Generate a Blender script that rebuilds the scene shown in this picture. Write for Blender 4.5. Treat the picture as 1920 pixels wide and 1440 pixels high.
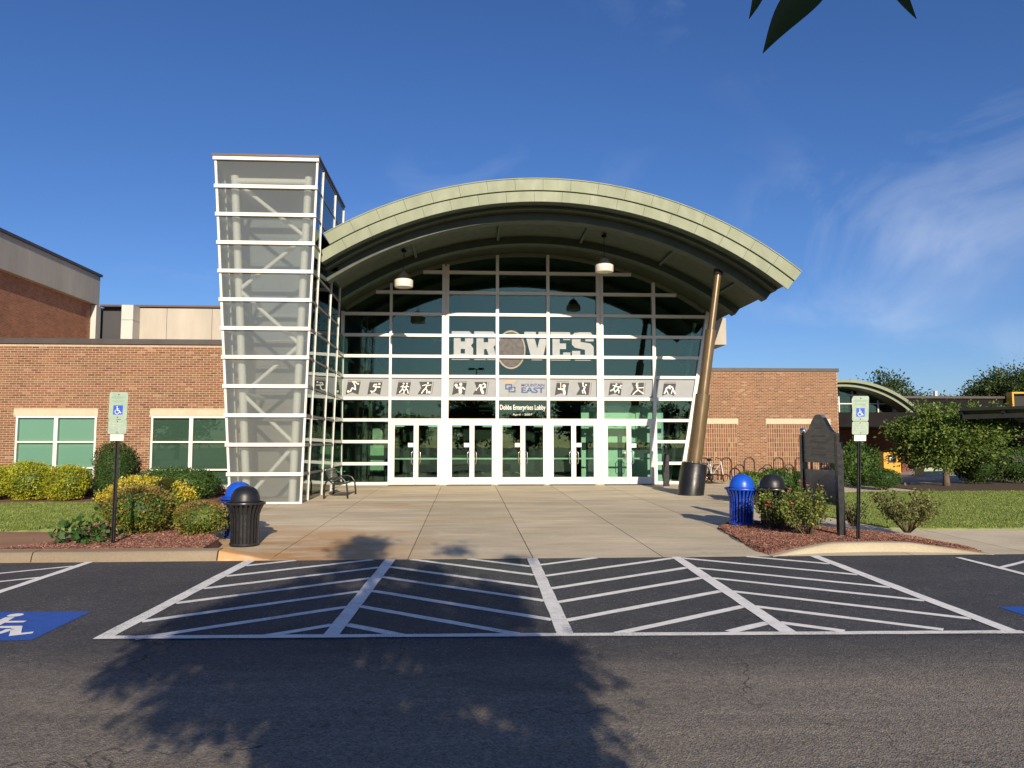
import bpy, bmesh, math, random
import numpy as np
from mathutils import Vector, Matrix
for o in list(bpy.data.objects): bpy.data.objects.remove(o)
SC = bpy.context.scene
COL = SC.collection
R = math.radians
random.seed(7); RNG = np.random.default_rng(7)

# ------------------------------------------------------------ camera, sky, sun, exposure
cd = bpy.data.cameras.new('camera'); cam = bpy.data.objects.new('camera', cd); COL.objects.link(cam)
cd.sensor_width = 36.0; cd.lens = 1442/1920*36; cd.clip_start = 0.03; cd.clip_end = 2000
cam.location = (0, 0, 1.57); cam.rotation_euler = (R(90+4.44), 0, R(-3.37))
SC.camera = cam
SUN = Vector((0.13, -1.0, 0.375)).normalized()          # towards the sun
EL = math.asin(SUN.z)
w = bpy.data.worlds.new('World'); SC.world = w; w.use_nodes = True
wn = w.node_tree.nodes; wl = w.node_tree.links; wn.clear()
sky = wn.new('ShaderNodeTexSky'); sky.sky_type = 'NISHITA'; sky.sun_disc = False
sky.sun_elevation = EL; sky.sun_rotation = math.atan2(SUN.x, SUN.y)
sky.altitude = 300; sky.air_density = 1.0; sky.dust_density = 0.5; sky.ozone_density = 3.0
bg = wn.new('ShaderNodeBackground'); bg.inputs['Strength'].default_value = 0.077
wo = wn.new('ShaderNodeOutputWorld')
# thin cirrus, laid out on a flat layer high above the place
tc = wn.new('ShaderNodeTexCoord'); sep = wn.new('ShaderNodeSeparateXYZ'); wl.new(tc.outputs['Generated'], sep.inputs[0])
def wm(op, a, b=None):
    n = wn.new('ShaderNodeMath'); n.operation = op
    for i, x in enumerate((a, b)):
        if x is None: continue
        if isinstance(x, (int, float)): n.inputs[i].default_value = x
        else: wl.new(x, n.inputs[i])
    return n.outputs[0]
den = wm('ADD', wm('MAXIMUM', sep.outputs[2], 0.0), 0.08)
cx = wm('DIVIDE', sep.outputs[0], den); cy = wm('DIVIDE', sep.outputs[1], den)
comb = wn.new('ShaderNodeCombineXYZ'); wl.new(cx, comb.inputs[0]); wl.new(cy, comb.inputs[1])
mp = wn.new('ShaderNodeMapping'); wl.new(tc.outputs['Generated'], mp.inputs[0])
mp.inputs['Location'].default_value = (11.2, 4.2, 11.2); mp.inputs['Rotation'].default_value = (0, R(-18), 0); mp.inputs['Scale'].default_value = (3.0, 3.0, 5.0)
n1 = wn.new('ShaderNodeTexNoise'); n1.inputs['Scale'].default_value = 1.1; n1.inputs['Detail'].default_value = 9; n1.inputs['Roughness'].default_value = 0.58; n1.inputs['Distortion'].default_value = 1.3
wl.new(mp.outputs[0], n1.inputs['Vector'])
n2 = wn.new('ShaderNodeTexNoise'); n2.inputs['Scale'].default_value = 0.35; n2.inputs['Detail'].default_value = 2
mp2 = wn.new('ShaderNodeMapping'); wl.new(comb.outputs[0], mp2.inputs[0]); mp2.inputs['Location'].default_value = (3.2, 9.1, 0)
wl.new(mp2.outputs[0], n2.inputs['Vector'])
r1 = wn.new('ShaderNodeMapRange'); r1.inputs[1].default_value = 0.49; r1.inputs[2].default_value = 0.74; wl.new(n1.outputs[0], r1.inputs[0])
r2 = wn.new('ShaderNodeMapRange'); r2.inputs[1].default_value = 0.50; r2.inputs[2].default_value = 0.66; wl.new(n2.outputs[0], r2.inputs[0])
hor = wn.new('ShaderNodeMapRange'); hor.inputs[1].default_value = 0.01; hor.inputs[2].default_value = 0.12; wl.new(sep.outputs[2], hor.inputs[0])
cl = wm('MULTIPLY', wm('MULTIPLY', r1.outputs[0], r2.outputs[0]), wm('MULTIPLY', hor.outputs[0], 0.5))
hsv = wn.new('ShaderNodeHueSaturation'); hsv.inputs['Saturation'].default_value = 1.12; wl.new(sky.outputs[0], hsv.inputs['Color'])
mx = wn.new('ShaderNodeMix'); mx.data_type = 'RGBA'; tn = wn.new('ShaderNodeMix'); tn.data_type = 'RGBA'; tn.blend_type = 'MULTIPLY'; tn.inputs[0].default_value = 1.0; wl.new(hsv.outputs[0], tn.inputs[6]); tn.inputs[7].default_value = (0.74, 0.86, 1.18, 1)
wl.new(cl, mx.inputs[0]); wl.new(tn.outputs[2], mx.inputs[6]); mx.inputs[7].default_value = (9.0, 9.6, 10.6, 1)
wl.new(mx.outputs[2], bg.inputs['Color']); wl.new(bg.outputs[0], wo.inputs['Surface'])
sd = bpy.data.lights.new('sun', 'SUN'); sd.energy = 5.0; sd.angle = R(0.53); sd.color = (1.0, 0.86, 0.66)
so = bpy.data.objects.new('sun', sd); COL.objects.link(so); so.rotation_euler = SUN.to_track_quat('Z', 'Y').to_euler()
SC.view_settings.view_transform = 'Standard'; SC.view_settings.look = 'None'; SC.view_settings.gamma = 1.0
SC.view_settings.use_curve_mapping = False; SC.view_settings.exposure = 0.32
SC.render.engine = 'CYCLES'
SC.cycles.transparent_max_bounces = 24; SC.cycles.max_bounces = 8; SC.cycles.transmission_bounces = 8
SC.cycles.caustics_reflective = False; SC.cycles.caustics_refractive = False

# ------------------------------------------------------------ materials
def N(nt, t, **k):
    n = nt.nodes.new(t)
    for a, b in k.items():
        if hasattr(n, a): setattr(n, a, b)
    return n
def c4(c): return (c[0], c[1], c[2], 1.0)
def newmat(name):
    m = bpy.data.materials.new(name); m.use_nodes = True; nt = m.node_tree; nt.nodes.clear()
    return m, nt, N(nt, 'ShaderNodeOutputMaterial')
def noise(nt, vec, scale, detail=4, rough=0.55, dist=0.0):
    n = N(nt, 'ShaderNodeTexNoise'); n.inputs['Scale'].default_value = scale; n.inputs['Detail'].default_value = detail
    n.inputs['Roughness'].default_value = rough; n.inputs['Distortion'].default_value = dist
    if vec is not None: nt.links.new(vec, n.inputs['Vector'])
    return n.outputs[0]
def mrange(nt, x, a, b, c=0.0, d=1.0):
    n = N(nt, 'ShaderNodeMapRange'); nt.links.new(x, n.inputs[0])
    for i, q in enumerate((a, b, c, d)): n.inputs[i+1].default_value = q
    return n.outputs[0]
def mixc(nt, f, a, b, mode='MIX'):
    n = N(nt, 'ShaderNodeMix'); n.data_type = 'RGBA'; n.blend_type = mode
    for i, x in ((0, f), (6, a), (7, b)):
        if isinstance(x, tuple): n.inputs[i].default_value = c4(x)
        elif isinstance(x, (int, float)): n.inputs[i].default_value = x
        else: nt.links.new(x, n.inputs[i])
    return n.outputs[2]
def math_(nt, op, a, b=None, clamp=False):
    n = N(nt, 'ShaderNodeMath'); n.operation = op; n.use_clamp = clamp
    for i, x in enumerate((a, b)):
        if x is None: continue
        if isinstance(x, (int, float)): n.inputs[i].default_value = x
        else: nt.links.new(x, n.inputs[i])
    return n.outputs[0]
def pos(nt, scale=(1, 1, 1)):
    g = N(nt, 'ShaderNodeNewGeometry')
    if scale == (1, 1, 1): return g.outputs['Position']
    m = N(nt, 'ShaderNodeMapping'); m.inputs['Scale'].default_value = scale; nt.links.new(g.outputs['Position'], m.inputs[0]); return m.outputs[0]
def objvec(nt):
    return N(nt, 'ShaderNodeTexCoord').outputs['Object']
def principled(nt, out, col, rough=0.6, metal=0.0, spec=0.5, bump=None, bstr=0.2, bdist=0.02, coat=0.0):
    p = N(nt, 'ShaderNodeBsdfPrincipled')
    if isinstance(col, tuple): p.inputs['Base Color'].default_value = c4(col)
    else: nt.links.new(col, p.inputs['Base Color'])
    if isinstance(rough, (int, float)): p.inputs['Roughness'].default_value = rough
    else: nt.links.new(rough, p.inputs['Roughness'])
    p.inputs['Metallic'].default_value = metal; p.inputs['Specular IOR Level'].default_value = spec
    p.inputs['Coat Weight'].default_value = coat
    if bump is not None:
        b = N(nt, 'ShaderNodeBump'); b.inputs['Strength'].default_value = bstr; b.inputs['Distance'].default_value = bdist
        nt.links.new(bump, b.inputs['Height']); nt.links.new(b.outputs[0], p.inputs['Normal'])
    if out is not None: nt.links.new(p.outputs[0], out.inputs['Surface'])
    return p
M = {}
def simple(name, col, rough=0.6, metal=0.0, var=0.12, scale=3.0, spec=0.5, bump=0.0, bscale=60, stretch=(1, 1, 1), coat=0.0):
    m, nt, out = newmat(name)
    v = pos(nt, stretch)
    f = mrange(nt, noise(nt, v, scale, 5, 0.6), 0.3, 0.7)
    a = tuple(max(0, x*(1-var)) for x in col); b = tuple(min(1, x*(1+var)) for x in col)
    c = mixc(nt, f, a, b)
    rr = mrange(nt, noise(nt, v, scale*2.3, 3), 0.3, 0.7, max(0.02, rough-0.07), min(1, rough+0.07))
    principled(nt, out, c, rr, metal, spec, noise(nt, pos(nt), bscale, 3) if bump else None, bump, 0.01, coat)
    M[name] = m; return m
def rnd_island(nt):
    g = N(nt, 'ShaderNodeNewGeometry'); o = N(nt, 'ShaderNodeObjectInfo')
    return math_(nt, 'FRACT', math_(nt, 'ADD', g.outputs['Random Per Island'], o.outputs['Random']))
def ramp(nt, f, stops):
    r = N(nt, 'ShaderNodeValToRGB'); e = r.color_ramp.elements
    while len(e) < len(stops): e.new(0.5)
    for i, (p, c) in enumerate(stops): e[i].position = p; e[i].color = c4(c)
    nt.links.new(f, r.inputs[0]); return r.outputs[0]

simple('white_frame', (0.70, 0.68, 0.63), 0.38, 0, 0.05, 2.0)
simple('cream_steel', (0.85, 0.83, 0.75), 0.5, 0, 0.05, 1.5)
simple('coping_dark', (0.055, 0.045, 0.042), 0.5, 0, 0.2, 2.0)
simple('slate_panel', (0.040, 0.041, 0.050), 0.6, 0, 0.1, 1.0)
simple('coping_brown', (0.10, 0.062, 0.055), 0.5, 0, 0.15, 2.0)
simple('lintel_cast_stone', (0.52, 0.45, 0.325), 0.8, 0, 0.08, 6.0, bump=0.15)
simple('mortar', (0.47, 0.345, 0.24), 0.95, 0, 0.15, 12.0, bump=0.2, bscale=90)
simple('precast', (0.43, 0.395, 0.335), 0.85, 0, 0.16, 0.8, bump=0.1, bscale=30, stretch=(1, 1, 0.25))
simple('white_pier', (0.52, 0.51, 0.48), 0.8, 0, 0.06, 1.0)
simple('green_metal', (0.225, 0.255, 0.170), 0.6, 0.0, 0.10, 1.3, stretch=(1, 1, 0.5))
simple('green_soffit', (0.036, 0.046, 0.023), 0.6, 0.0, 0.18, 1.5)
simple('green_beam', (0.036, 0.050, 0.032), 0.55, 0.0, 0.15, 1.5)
simple('green_bounce_lit', (0.13, 0.15, 0.10), 0.55, 0, 0.1, 2.0)  # lighter green on the arch frame stands in for bounce light on the soffit
simple('bronze_paint', (0.175, 0.120, 0.062), 0.30, 0.4, 0.10, 3.0, stretch=(1, 1, 0.3))
simple('black_rubber', (0.012, 0.012, 0.013), 0.38, 0, 0.4, 4.0, bump=0.25, bscale=9)
simple('black_metal', (0.022, 0.022, 0.024), 0.30, 0, 0.3, 8.0)
simple('black_plastic', (0.013, 0.014, 0.018), 0.42, 0, 0.25, 6.0)
simple('dark_inner', (0.006, 0.006, 0.007), 0.8)
simple('blue_metal', (0.012, 0.055, 0.42), 0.35, 0, 0.2, 6.0)
simple('blue_plastic', (0.008, 0.085, 0.55), 0.35, 0, 0.12, 6.0)
simple('brown_pipe', (0.05, 0.02, 0.013), 0.4, 0, 0.2, 6.0)
simple('chrome', (0.62, 0.60, 0.55), 0.25, 0.9, 0.05)
simple('rubber_tyre', (0.015, 0.015, 0.016), 0.8)
simple('sign_pale_green', (0.31, 0.40, 0.315), 0.5, 0, 0.10, 14.0)
simple('sign_green_ink', (0.17, 0.33, 0.22), 0.6, 0, 0.2, 40.0)
simple('sign_grey_ink', (0.36, 0.42, 0.36), 0.6, 0, 0.2, 40.0)
simple('sign_white', (0.75, 0.75, 0.72), 0.5, 0, 0.05)
simple('sign_blue', (0.012, 0.085, 0.52), 0.5, 0, 0.1, 20)
simple('board_face', (0.15, 0.142, 0.125), 0.35, 0, 0.35, 3.0, stretch=(1, 1, 5))
simple('board_ink', (0.12, 0.113, 0.10), 0.5, 0, 0.3, 20)
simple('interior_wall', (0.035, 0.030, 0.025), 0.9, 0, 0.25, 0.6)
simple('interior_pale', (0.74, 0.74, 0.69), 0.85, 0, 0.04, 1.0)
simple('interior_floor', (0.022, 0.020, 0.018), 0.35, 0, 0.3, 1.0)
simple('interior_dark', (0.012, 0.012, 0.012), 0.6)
simple('beige_wall', (0.36, 0.31, 0.20), 0.9, 0, 0.12, 1.0)
simple('blind_light', (0.52, 0.56, 0.52), 0.8, 0, 0.02, 1.0)
simple('blind_dark', (0.135, 0.135, 0.115), 0.8, 0, 0.05, 1.0, stretch=(1, 1, 12))
simple('banner_vinyl', (0.285, 0.305, 0.32), 0.6, 0, 0.03, 2.0)
simple('letter_vinyl', (0.315, 0.335, 0.35), 0.55, 0, 0.03, 2.0)
simple('flag_charcoal', (0.022, 0.024, 0.027), 0.6, 0, 0.1, 4.0)
simple('flag_brown', (0.16, 0.12, 0.10), 0.6)
simple('print_white', (0.80, 0.78, 0.72), 0.6)
simple('print_navy', (0.05, 0.085, 0.21), 0.6)
simple('print_grey', (0.22, 0.21, 0.20), 0.6)
simple('print_orange', (0.62, 0.33, 0.14), 0.6)
simple('decal_dark', (0.055, 0.05, 0.05), 0.55)
simple('decal_tan', (0.30, 0.235, 0.175), 0.55)
simple('paper', (0.76, 0.75, 0.70), 0.8)
simple('lamp_white', (0.74, 0.70, 0.62), 0.45)
simple('yellow_paint', (0.62, 0.33, 0.035), 0.5, 0, 0.08, 3.0)
simple('pale_green_box', (0.34, 0.38, 0.27), 0.55, 0, 0.1, 3.0)
simple('dark_fascia', (0.013, 0.011, 0.012), 0.85, 0, 0.2, 1.0, spec=0.15)
simple('dark_canopy', (0.008, 0.010, 0.011), 0.8, 0, 0.2, 1.0, spec=0.2)
simple('canopy_panel', (0.10, 0.105, 0.085), 0.6, 0, 0.2, 1.0)
simple('bark', (0.12, 0.085, 0.06), 0.9, 0, 0.35, 14, bump=0.6, bscale=30, stretch=(1, 1, 0.3))
simple('stem_brown', (0.13, 0.095, 0.05), 0.9, 0, 0.3, 20)
simple('petal_pink', (0.72, 0.22, 0.24), 0.6, 0, 0.25, 30)
simple('bike_white', (0.70, 0.69, 0.64), 0.35)
simple('bike_teal', (0.03, 0.12, 0.12), 0.35)
simple('tower_lining', (0.25, 0.29, 0.305), 0.8, 0, 0.06, 0.6)
simple('tower_lining_warm', (0.25, 0.235, 0.215), 0.8, 0, 0.08, 0.6)
simple('soil', (0.075, 0.05, 0.035), 0.95, 0, 0.3, 5, bump=0.5, bscale=40)

def brick_mat():
    m, nt, out = newmat('brick')
    f = rnd_island(nt)
    col = ramp(nt, f, [(0.0, (0.150, 0.066, 0.038)), (0.18, (0.212, 0.098, 0.055)), (0.5, (0.245, 0.116, 0.063)), (0.82, (0.232, 0.114, 0.058)), (0.96, (0.29, 0.155, 0.088)), (1.0, (0.38, 0.235, 0.16))])
    big = mrange(nt, noise(nt, pos(nt), 0.55, 3), 0.35, 0.65, 0.78, 1.02)
    sm = mrange(nt, noise(nt, pos(nt), 26, 4), 0.3, 0.7, 0.85, 1.12)
    k = math_(nt, 'MULTIPLY', big, sm)
    vm = N(nt, 'ShaderNodeVectorMath', operation='SCALE'); nt.links.new(col, vm.inputs[0]); nt.links.new(k, vm.inputs['Scale'])
    principled(nt, out, vm.outputs[0], 0.88, 0, 0.3, noise(nt, pos(nt), 120, 3), 0.25, 0.004)
    M['brick'] = m
brick_mat()
def far_brick(name, c1, c2, mo, axis):
    m, nt, out = newmat(name)
    v = pos(nt); s = N(nt, 'ShaderNodeSeparateXYZ'); nt.links.new(v, s.inputs[0])
    cb = N(nt, 'ShaderNodeCombineXYZ'); nt.links.new(s.outputs[axis], cb.inputs[0]); nt.links.new(s.outputs[2], cb.inputs[1])
    b = N(nt, 'ShaderNodeTexBrick'); nt.links.new(cb.outputs[0], b.inputs['Vector'])
    b.inputs['Color1'].default_value = c4(c1); b.inputs['Color2'].default_value = c4(c2); b.inputs['Mortar'].default_value = c4(mo)
    b.inputs['Scale'].default_value = 1.0; b.inputs['Brick Width'].default_value = 0.203; b.inputs['Row Height'].default_value = 0.0677
    b.inputs['Mortar Size'].default_value = 0.005; b.inputs['Bias'].default_value = -0.1
    k = mrange(nt, noise(nt, v, 1.2, 5, 0.7), 0.3, 0.7, 0.8, 1.2)
    vm = N(nt, 'ShaderNodeVectorMath', operation='SCALE'); nt.links.new(b.outputs[0], vm.inputs[0]); nt.links.new(k, vm.inputs['Scale'])
    principled(nt, out, vm.outputs[0], 0.9, 0, 0.3); M[name] = m
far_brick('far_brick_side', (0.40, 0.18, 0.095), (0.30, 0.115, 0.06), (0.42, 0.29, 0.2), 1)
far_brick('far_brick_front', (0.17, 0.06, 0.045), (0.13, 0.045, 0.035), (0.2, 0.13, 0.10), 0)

def asphalt_mat():
    m, nt, out = newmat('asphalt')
    v = pos(nt); s = N(nt, 'ShaderNodeSeparateXYZ'); nt.links.new(v, s.inputs[0])
    edge = math_(nt, 'ADD', s.outputs[1], mrange(nt, noise(nt, pos(nt, (0.25, 1, 1)), 1.3, 4, 0.6), 0.2, 0.8, -0.35, 0.35))
    seal = mrange(nt, edge, 6.35, 7.6)                      # darker sealcoat on the stalls, worn grey drive lane in front
    streak = mrange(nt, noise(nt, pos(nt, (0.12, 1.1, 1)), 1.6, 6, 0.65, 0.4), 0.32, 0.68)
    lane = mixc(nt, streak, (0.090, 0.080, 0.070), (0.225, 0.198, 0.165))
    big = mrange(nt, noise(nt, pos(nt, (0.35, 0.8, 1)), 0.55, 5, 0.6, 0.6), 0.35, 0.65, 0, 0.75)
    lane = mixc(nt, big, lane, (0.235, 0.203, 0.165))
    stall = mixc(nt, mrange(nt, noise(nt, pos(nt), 0.9, 5, 0.65), 0.3, 0.7), (0.050, 0.0505, 0.056), (0.078, 0.078, 0.082))
    base = mixc(nt, seal, lane, stall)
    # remains of green paint by the ramp
    gx = mrange(nt, s.outputs[0], -1.1, -0.2); gx2 = mrange(nt, s.outputs[0], 2.4, 1.4)
    gm = math_(nt, 'MULTIPLY', math_(nt, 'MULTIPLY', gx, gx2), math_(nt, 'MULTIPLY', mrange(nt, s.outputs[1], 10.3, 11.8), mrange(nt, noise(nt, v, 5, 6, 0.7), 0.42, 0.66)))
    base = mixc(nt, math_(nt, 'MULTIPLY', gm, 0.8), base, (0.085, 0.115, 0.075))
    agg = N(nt, 'ShaderNodeTexVoronoi'); agg.inputs['Scale'].default_value = 80; nt.links.new(v, agg.inputs['Vector'])
    asep = N(nt, 'ShaderNodeSeparateColor'); nt.links.new(agg.outputs['Color'], asep.inputs[0])
    a1 = mrange(nt, asep.outputs[0], 0.0, 1.0, 0.64, 1.36)
    a2 = mrange(nt, noise(nt, v, 18, 4, 0.7), 0.3, 0.7, 0.75, 1.25)
    vm = N(nt, 'ShaderNodeVectorMath', operation='SCALE'); nt.links.new(base, vm.inputs[0]); nt.links.new(math_(nt, 'MULTIPLY', a1, a2), vm.inputs['Scale'])
    spk = mrange(nt, asep.outputs[1], 0.972, 0.99)
    col = mixc(nt, math_(nt, 'MULTIPLY', spk, mrange(nt, noise(nt, v, 3, 3), 0.35, 0.6)), vm.outputs[0], (0.30, 0.285, 0.26))
    # hairline cracks and old oil drips
    ck = N(nt, 'ShaderNodeTexVoronoi'); ck.feature = 'DISTANCE_TO_EDGE'; ck.inputs['Scale'].default_value = 0.28
    wv = N(nt, 'ShaderNodeVectorMath', operation='ADD'); nt.links.new(v, wv.inputs[0])
    nz = N(nt, 'ShaderNodeTexNoise'); nz.inputs['Scale'].default_value = 2.2; nz.inputs['Detail'].default_value = 6; nt.links.new(v, nz.inputs['Vector'])
    sc_ = N(nt, 'ShaderNodeVectorMath', operation='SCALE'); sc_.inputs['Scale'].default_value = 0.9; nt.links.new(nz.outputs['Color'], sc_.inputs[0]); nt.links.new(sc_.outputs[0], wv.inputs[1])
    nt.links.new(wv.outputs[0], ck.inputs['Vector'])
    crack = math_(nt, 'MULTIPLY', mrange(nt, ck.outputs['Distance'], 0.004, 0.0015), mrange(nt, noise(nt, v, 0.5, 3), 0.42, 0.6))
    col = mixc(nt, math_(nt, 'MULTIPLY', crack, 0.75), col, (0.02, 0.018, 0.017))
    oil = math_(nt, 'MULTIPLY', mrange(nt, noise(nt, pos(nt, (1, 1.6, 1)), 1.1, 5, 0.6), 0.62, 0.74, 0, 0.55), seal)
    col = mixc(nt, oil, col, (0.018, 0.018, 0.02))
    bh = math_(nt, 'ADD', agg.outputs['Distance'], noise(nt, v, 40, 4, 0.7))
    principled(nt, out, col, 0.82, 0, 0.35, bh, 0.55, 0.012); M['asphalt'] = m
asphalt_mat()
def paint_mat(name, c, under, lo, hi):
    m, nt, out = newmat(name); v = pos(nt)
    wv = math_(nt, 'ADD', noise(nt, v, 55, 4, 0.75), math_(nt, 'MULTIPLY', noise(nt, v, 2.2, 4), 0.5))
    col = mixc(nt, mrange(nt, wv, lo, hi), under, c)
    k = mrange(nt, noise(nt, v, 8, 5, 0.7), 0.3, 0.7, 0.82, 1.08)
    vm = N(nt, 'ShaderNodeVectorMath', operation='SCALE'); nt.links.new(col, vm.inputs[0]); nt.links.new(k, vm.inputs['Scale'])
    principled(nt, out, vm.outputs[0], 0.65, 0, 0.4, noise(nt, v, 70, 4, 0.7), 0.4, 0.01); M[name] = m
paint_mat('line_paint', (0.86, 0.85, 0.82), (0.10, 0.095, 0.09), 0.45, 0.60)
paint_mat('line_paint_worn', (0.82, 0.81, 0.78), (0.10, 0.095, 0.09), 0.50, 0.70)
paint_mat('blue_paint', (0.020, 0.095, 0.42), (0.05, 0.06, 0.09), 0.42, 0.58)
def concrete_mat(name, base, rust):
    m, nt, out = newmat(name); v = pos(nt); s = N(nt, 'ShaderNodeSeparateXYZ'); nt.links.new(v, s.inputs[0])
    a = mrange(nt, noise(nt, pos(nt, (0.45, 1, 1)), 0.8, 6, 0.65), 0.3, 0.7)
    col = mixc(nt, a, tuple(x*0.78 for x in base), tuple(min(1, x*1.15) for x in base))
    o = N(nt, 'ShaderNodeObjectInfo')
    sl = mrange(nt, o.outputs['Random'], 0, 1, 0.88, 1.10)
    gr = mrange(nt, noise(nt, v, 34, 4, 0.7), 0.3, 0.7, 0.88, 1.1)
    vm = N(nt, 'ShaderNodeVectorMath', operation='SCALE'); nt.links.new(col, vm.inputs[0]); nt.links.new(math_(nt, 'MULTIPLY', sl, gr), vm.inputs['Scale'])
    col = vm.outputs[0]
    if rust:
        fx = mrange(nt, s.outputs[0], -0.2, -2.4); fy = mrange(nt, s.outputs[1], 17.5, 14.6)
        spots = mrange(nt, noise(nt, pos(nt, (0.35, 0.8, 1)), 1.5, 5, 0.62), 0.36, 0.52)
        k = math_(nt, 'MULTIPLY', math_(nt, 'MULTIPLY', fx, fy), spots)
        k2 = math_(nt, 'MULTIPLY', mrange(nt, noise(nt, pos(nt, (0.3, 1.4, 1)), 0.7, 6, 0.7), 0.52, 0.66), 0.55)
        col = mixc(nt, math_(nt, 'MAXIMUM', math_(nt, 'MULTIPLY', k, 0.85), math_(nt, 'MULTIPLY', k2, mrange(nt, s.outputs[0], 3.0, -1.0))), col, (0.50, 0.245, 0.075))
        tr = mrange(nt, noise(nt, pos(nt, (0.16, 1.0, 1)), 1.1, 5, 0.7), 0.50, 0.72, 0, 0.55)
        col = mixc(nt, tr, col, (0.27, 0.23, 0.18))
        lt = mrange(nt, noise(nt, pos(nt, (0.5, 0.35, 1)), 1.7, 5, 0.7, 0.8), 0.54, 0.72, 0, 0.45)
        col = mixc(nt, lt, col, (0.66, 0.59, 0.47))
        gum = N(nt, 'ShaderNodeTexVoronoi'); gum.inputs['Scale'].default_value = 2.6; nt.links.new(v, gum.inputs['Vector'])
        col = mixc(nt, mrange(nt, gum.outputs['Distance'], 0.055, 0.035, 0, 0.5), col, (0.16, 0.13, 0.10))
    principled(nt, out, col, 0.88, 0, 0.3, noise(nt, v, 60, 4, 0.7), 0.25, 0.006); M[name] = m
concrete_mat('plaza_concrete', (0.62, 0.535, 0.385), True)
concrete_mat('kerb_concrete', (0.43, 0.37, 0.26), False)
concrete_mat('kerb_concrete_old', (0.28, 0.225, 0.155), False)
concrete_mat('sidewalk_brown', (0.33, 0.19, 0.115), False)
concrete_mat('sidewalk_grey', (0.42, 0.37, 0.30), False)
simple('joint_dark', (0.11, 0.075, 0.05), 0.95)
simple('plaza_base', (0.36, 0.30, 0.22), 0.95, 0, 0.12, 2)

def glass_mat(name, tint, ior, gcol=(1, 1, 1), rough=0.0):
    m, nt, out = newmat(name)
    t = N(nt, 'ShaderNodeBsdfTransparent'); t.inputs[0].default_value = c4(tint)
    g = N(nt, 'ShaderNodeBsdfGlossy'); g.inputs['Color'].default_value = c4(gcol); g.inputs['Roughness'].default_value = rough
    fr = N(nt, 'ShaderNodeFresnel'); fr.inputs['IOR'].default_value = ior
    b = N(nt, 'ShaderNodeBump'); b.inputs['Strength'].default_value = 0.05; b.inputs['Distance'].default_value = 0.02
    oi = N(nt, 'ShaderNodeObjectInfo'); va = N(nt, 'ShaderNodeVectorMath', operation='ADD'); vs_ = math_(nt, 'MULTIPLY', oi.outputs['Random'], 60.0)
    nt.links.new(pos(nt), va.inputs[0]); nt.links.new(vs_, va.inputs[1])
    nt.links.new(noise(nt, va.outputs[0], 0.8, 2), b.inputs['Height']); nt.links.new(b.outputs[0], g.inputs['Normal'])
    x = N(nt, 'ShaderNodeMixShader'); nt.links.new(fr.outputs[0], x.inputs[0]); nt.links.new(t.outputs[0], x.inputs[1]); nt.links.new(g.outputs[0], x.inputs[2])
    nt.links.new(x.outputs[0], out.inputs['Surface']); M[name] = m
glass_mat('green_glass', (0.70, 0.86, 0.78), 1.60, (0.74, 1.0, 0.86))
glass_mat('window_glass', (0.71, 0.845, 0.80), 1.5, (0.85, 1.0, 0.93))
glass_mat('tower_side_glass', (0.52, 0.58, 0.58), 1.9, (0.85, 0.95, 0.97))
def frosted():
    m, nt, out = newmat('frosted_glass')
    d = N(nt, 'ShaderNodeBsdfDiffuse'); d.inputs[0].default_value = (0.80, 0.88, 0.89, 1)
    tl = N(nt, 'ShaderNodeBsdfTranslucent'); tl.inputs[0].default_value = (0.80, 0.83, 0.81, 1)
    t = N(nt, 'ShaderNodeBsdfTransparent'); t.inputs[0].default_value = (0.93, 0.96, 0.95, 1)
    rf = N(nt, 'ShaderNodeBsdfRefraction'); rf.inputs['IOR'].default_value = 1.0; rf.inputs['Roughness'].default_value = 0.34; rf.inputs[0].default_value = (0.95, 0.98, 0.96, 1)
    rf.inputs['IOR'].default_value = 1.02
    g = N(nt, 'ShaderNodeBsdfGlossy'); g.inputs['Roughness'].default_value = 0.08
    def mix(f, a, b):
        x = N(nt, 'ShaderNodeMixShader')
        if isinstance(f, float): x.inputs[0].default_value = f
        else: nt.links.new(f, x.inputs[0])
        nt.links.new(a.outputs[0], x.inputs[1]); nt.links.new(b.outputs[0], x.inputs[2]); return x
    fr = N(nt, 'ShaderNodeFresnel'); fr.inputs['IOR'].default_value = 1.45
    body = mix(0.30, mix(0.50, t, rf), mix(0.66, d, tl))
    x = mix(fr.outputs[0], body, g); nt.links.new(x.outputs[0], out.inputs['Surface']); M['frosted_glass'] = m
frosted()
glass_mat('clear_glass', (0.97, 0.985, 0.98), 1.05)
def leaf_mat(name, stops, trans=0.3, rough=0.5, spec=0.3):
    m, nt, out = newmat(name)
    f = rnd_island(nt); col = ramp(nt, f, stops)
    k = mrange(nt, noise(nt, pos(nt), 2.2, 3), 0.3, 0.7, 0.78, 1.2)
    vm = N(nt, 'ShaderNodeVectorMath', operation='SCALE'); nt.links.new(col, vm.inputs[0]); nt.links.new(k, vm.inputs['Scale'])
    p = principled(nt, None, vm.outputs[0], rough, 0, spec)
    t = N(nt, 'ShaderNodeBsdfTranslucent'); nt.links.new(vm.outputs[0], t.inputs[0])
    x = N(nt, 'ShaderNodeMixShader'); x.inputs[0].default_value = trans
    nt.links.new(p.outputs[0], x.inputs[1]); nt.links.new(t.outputs[0], x.inputs[2]); nt.links.new(x.outputs[0], out.inputs['Surface']); M[name] = m
leaf_mat('leaf_gold_green', [(0, (0.20, 0.24, 0.022)), (0.5, (0.36, 0.385, 0.03)), (1, (0.52, 0.50, 0.045))])
leaf_mat('leaf_gold', [(0, (0.34, 0.30, 0.03)), (0.5, (0.55, 0.45, 0.05)), (1, (0.70, 0.56, 0.08))])
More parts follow.
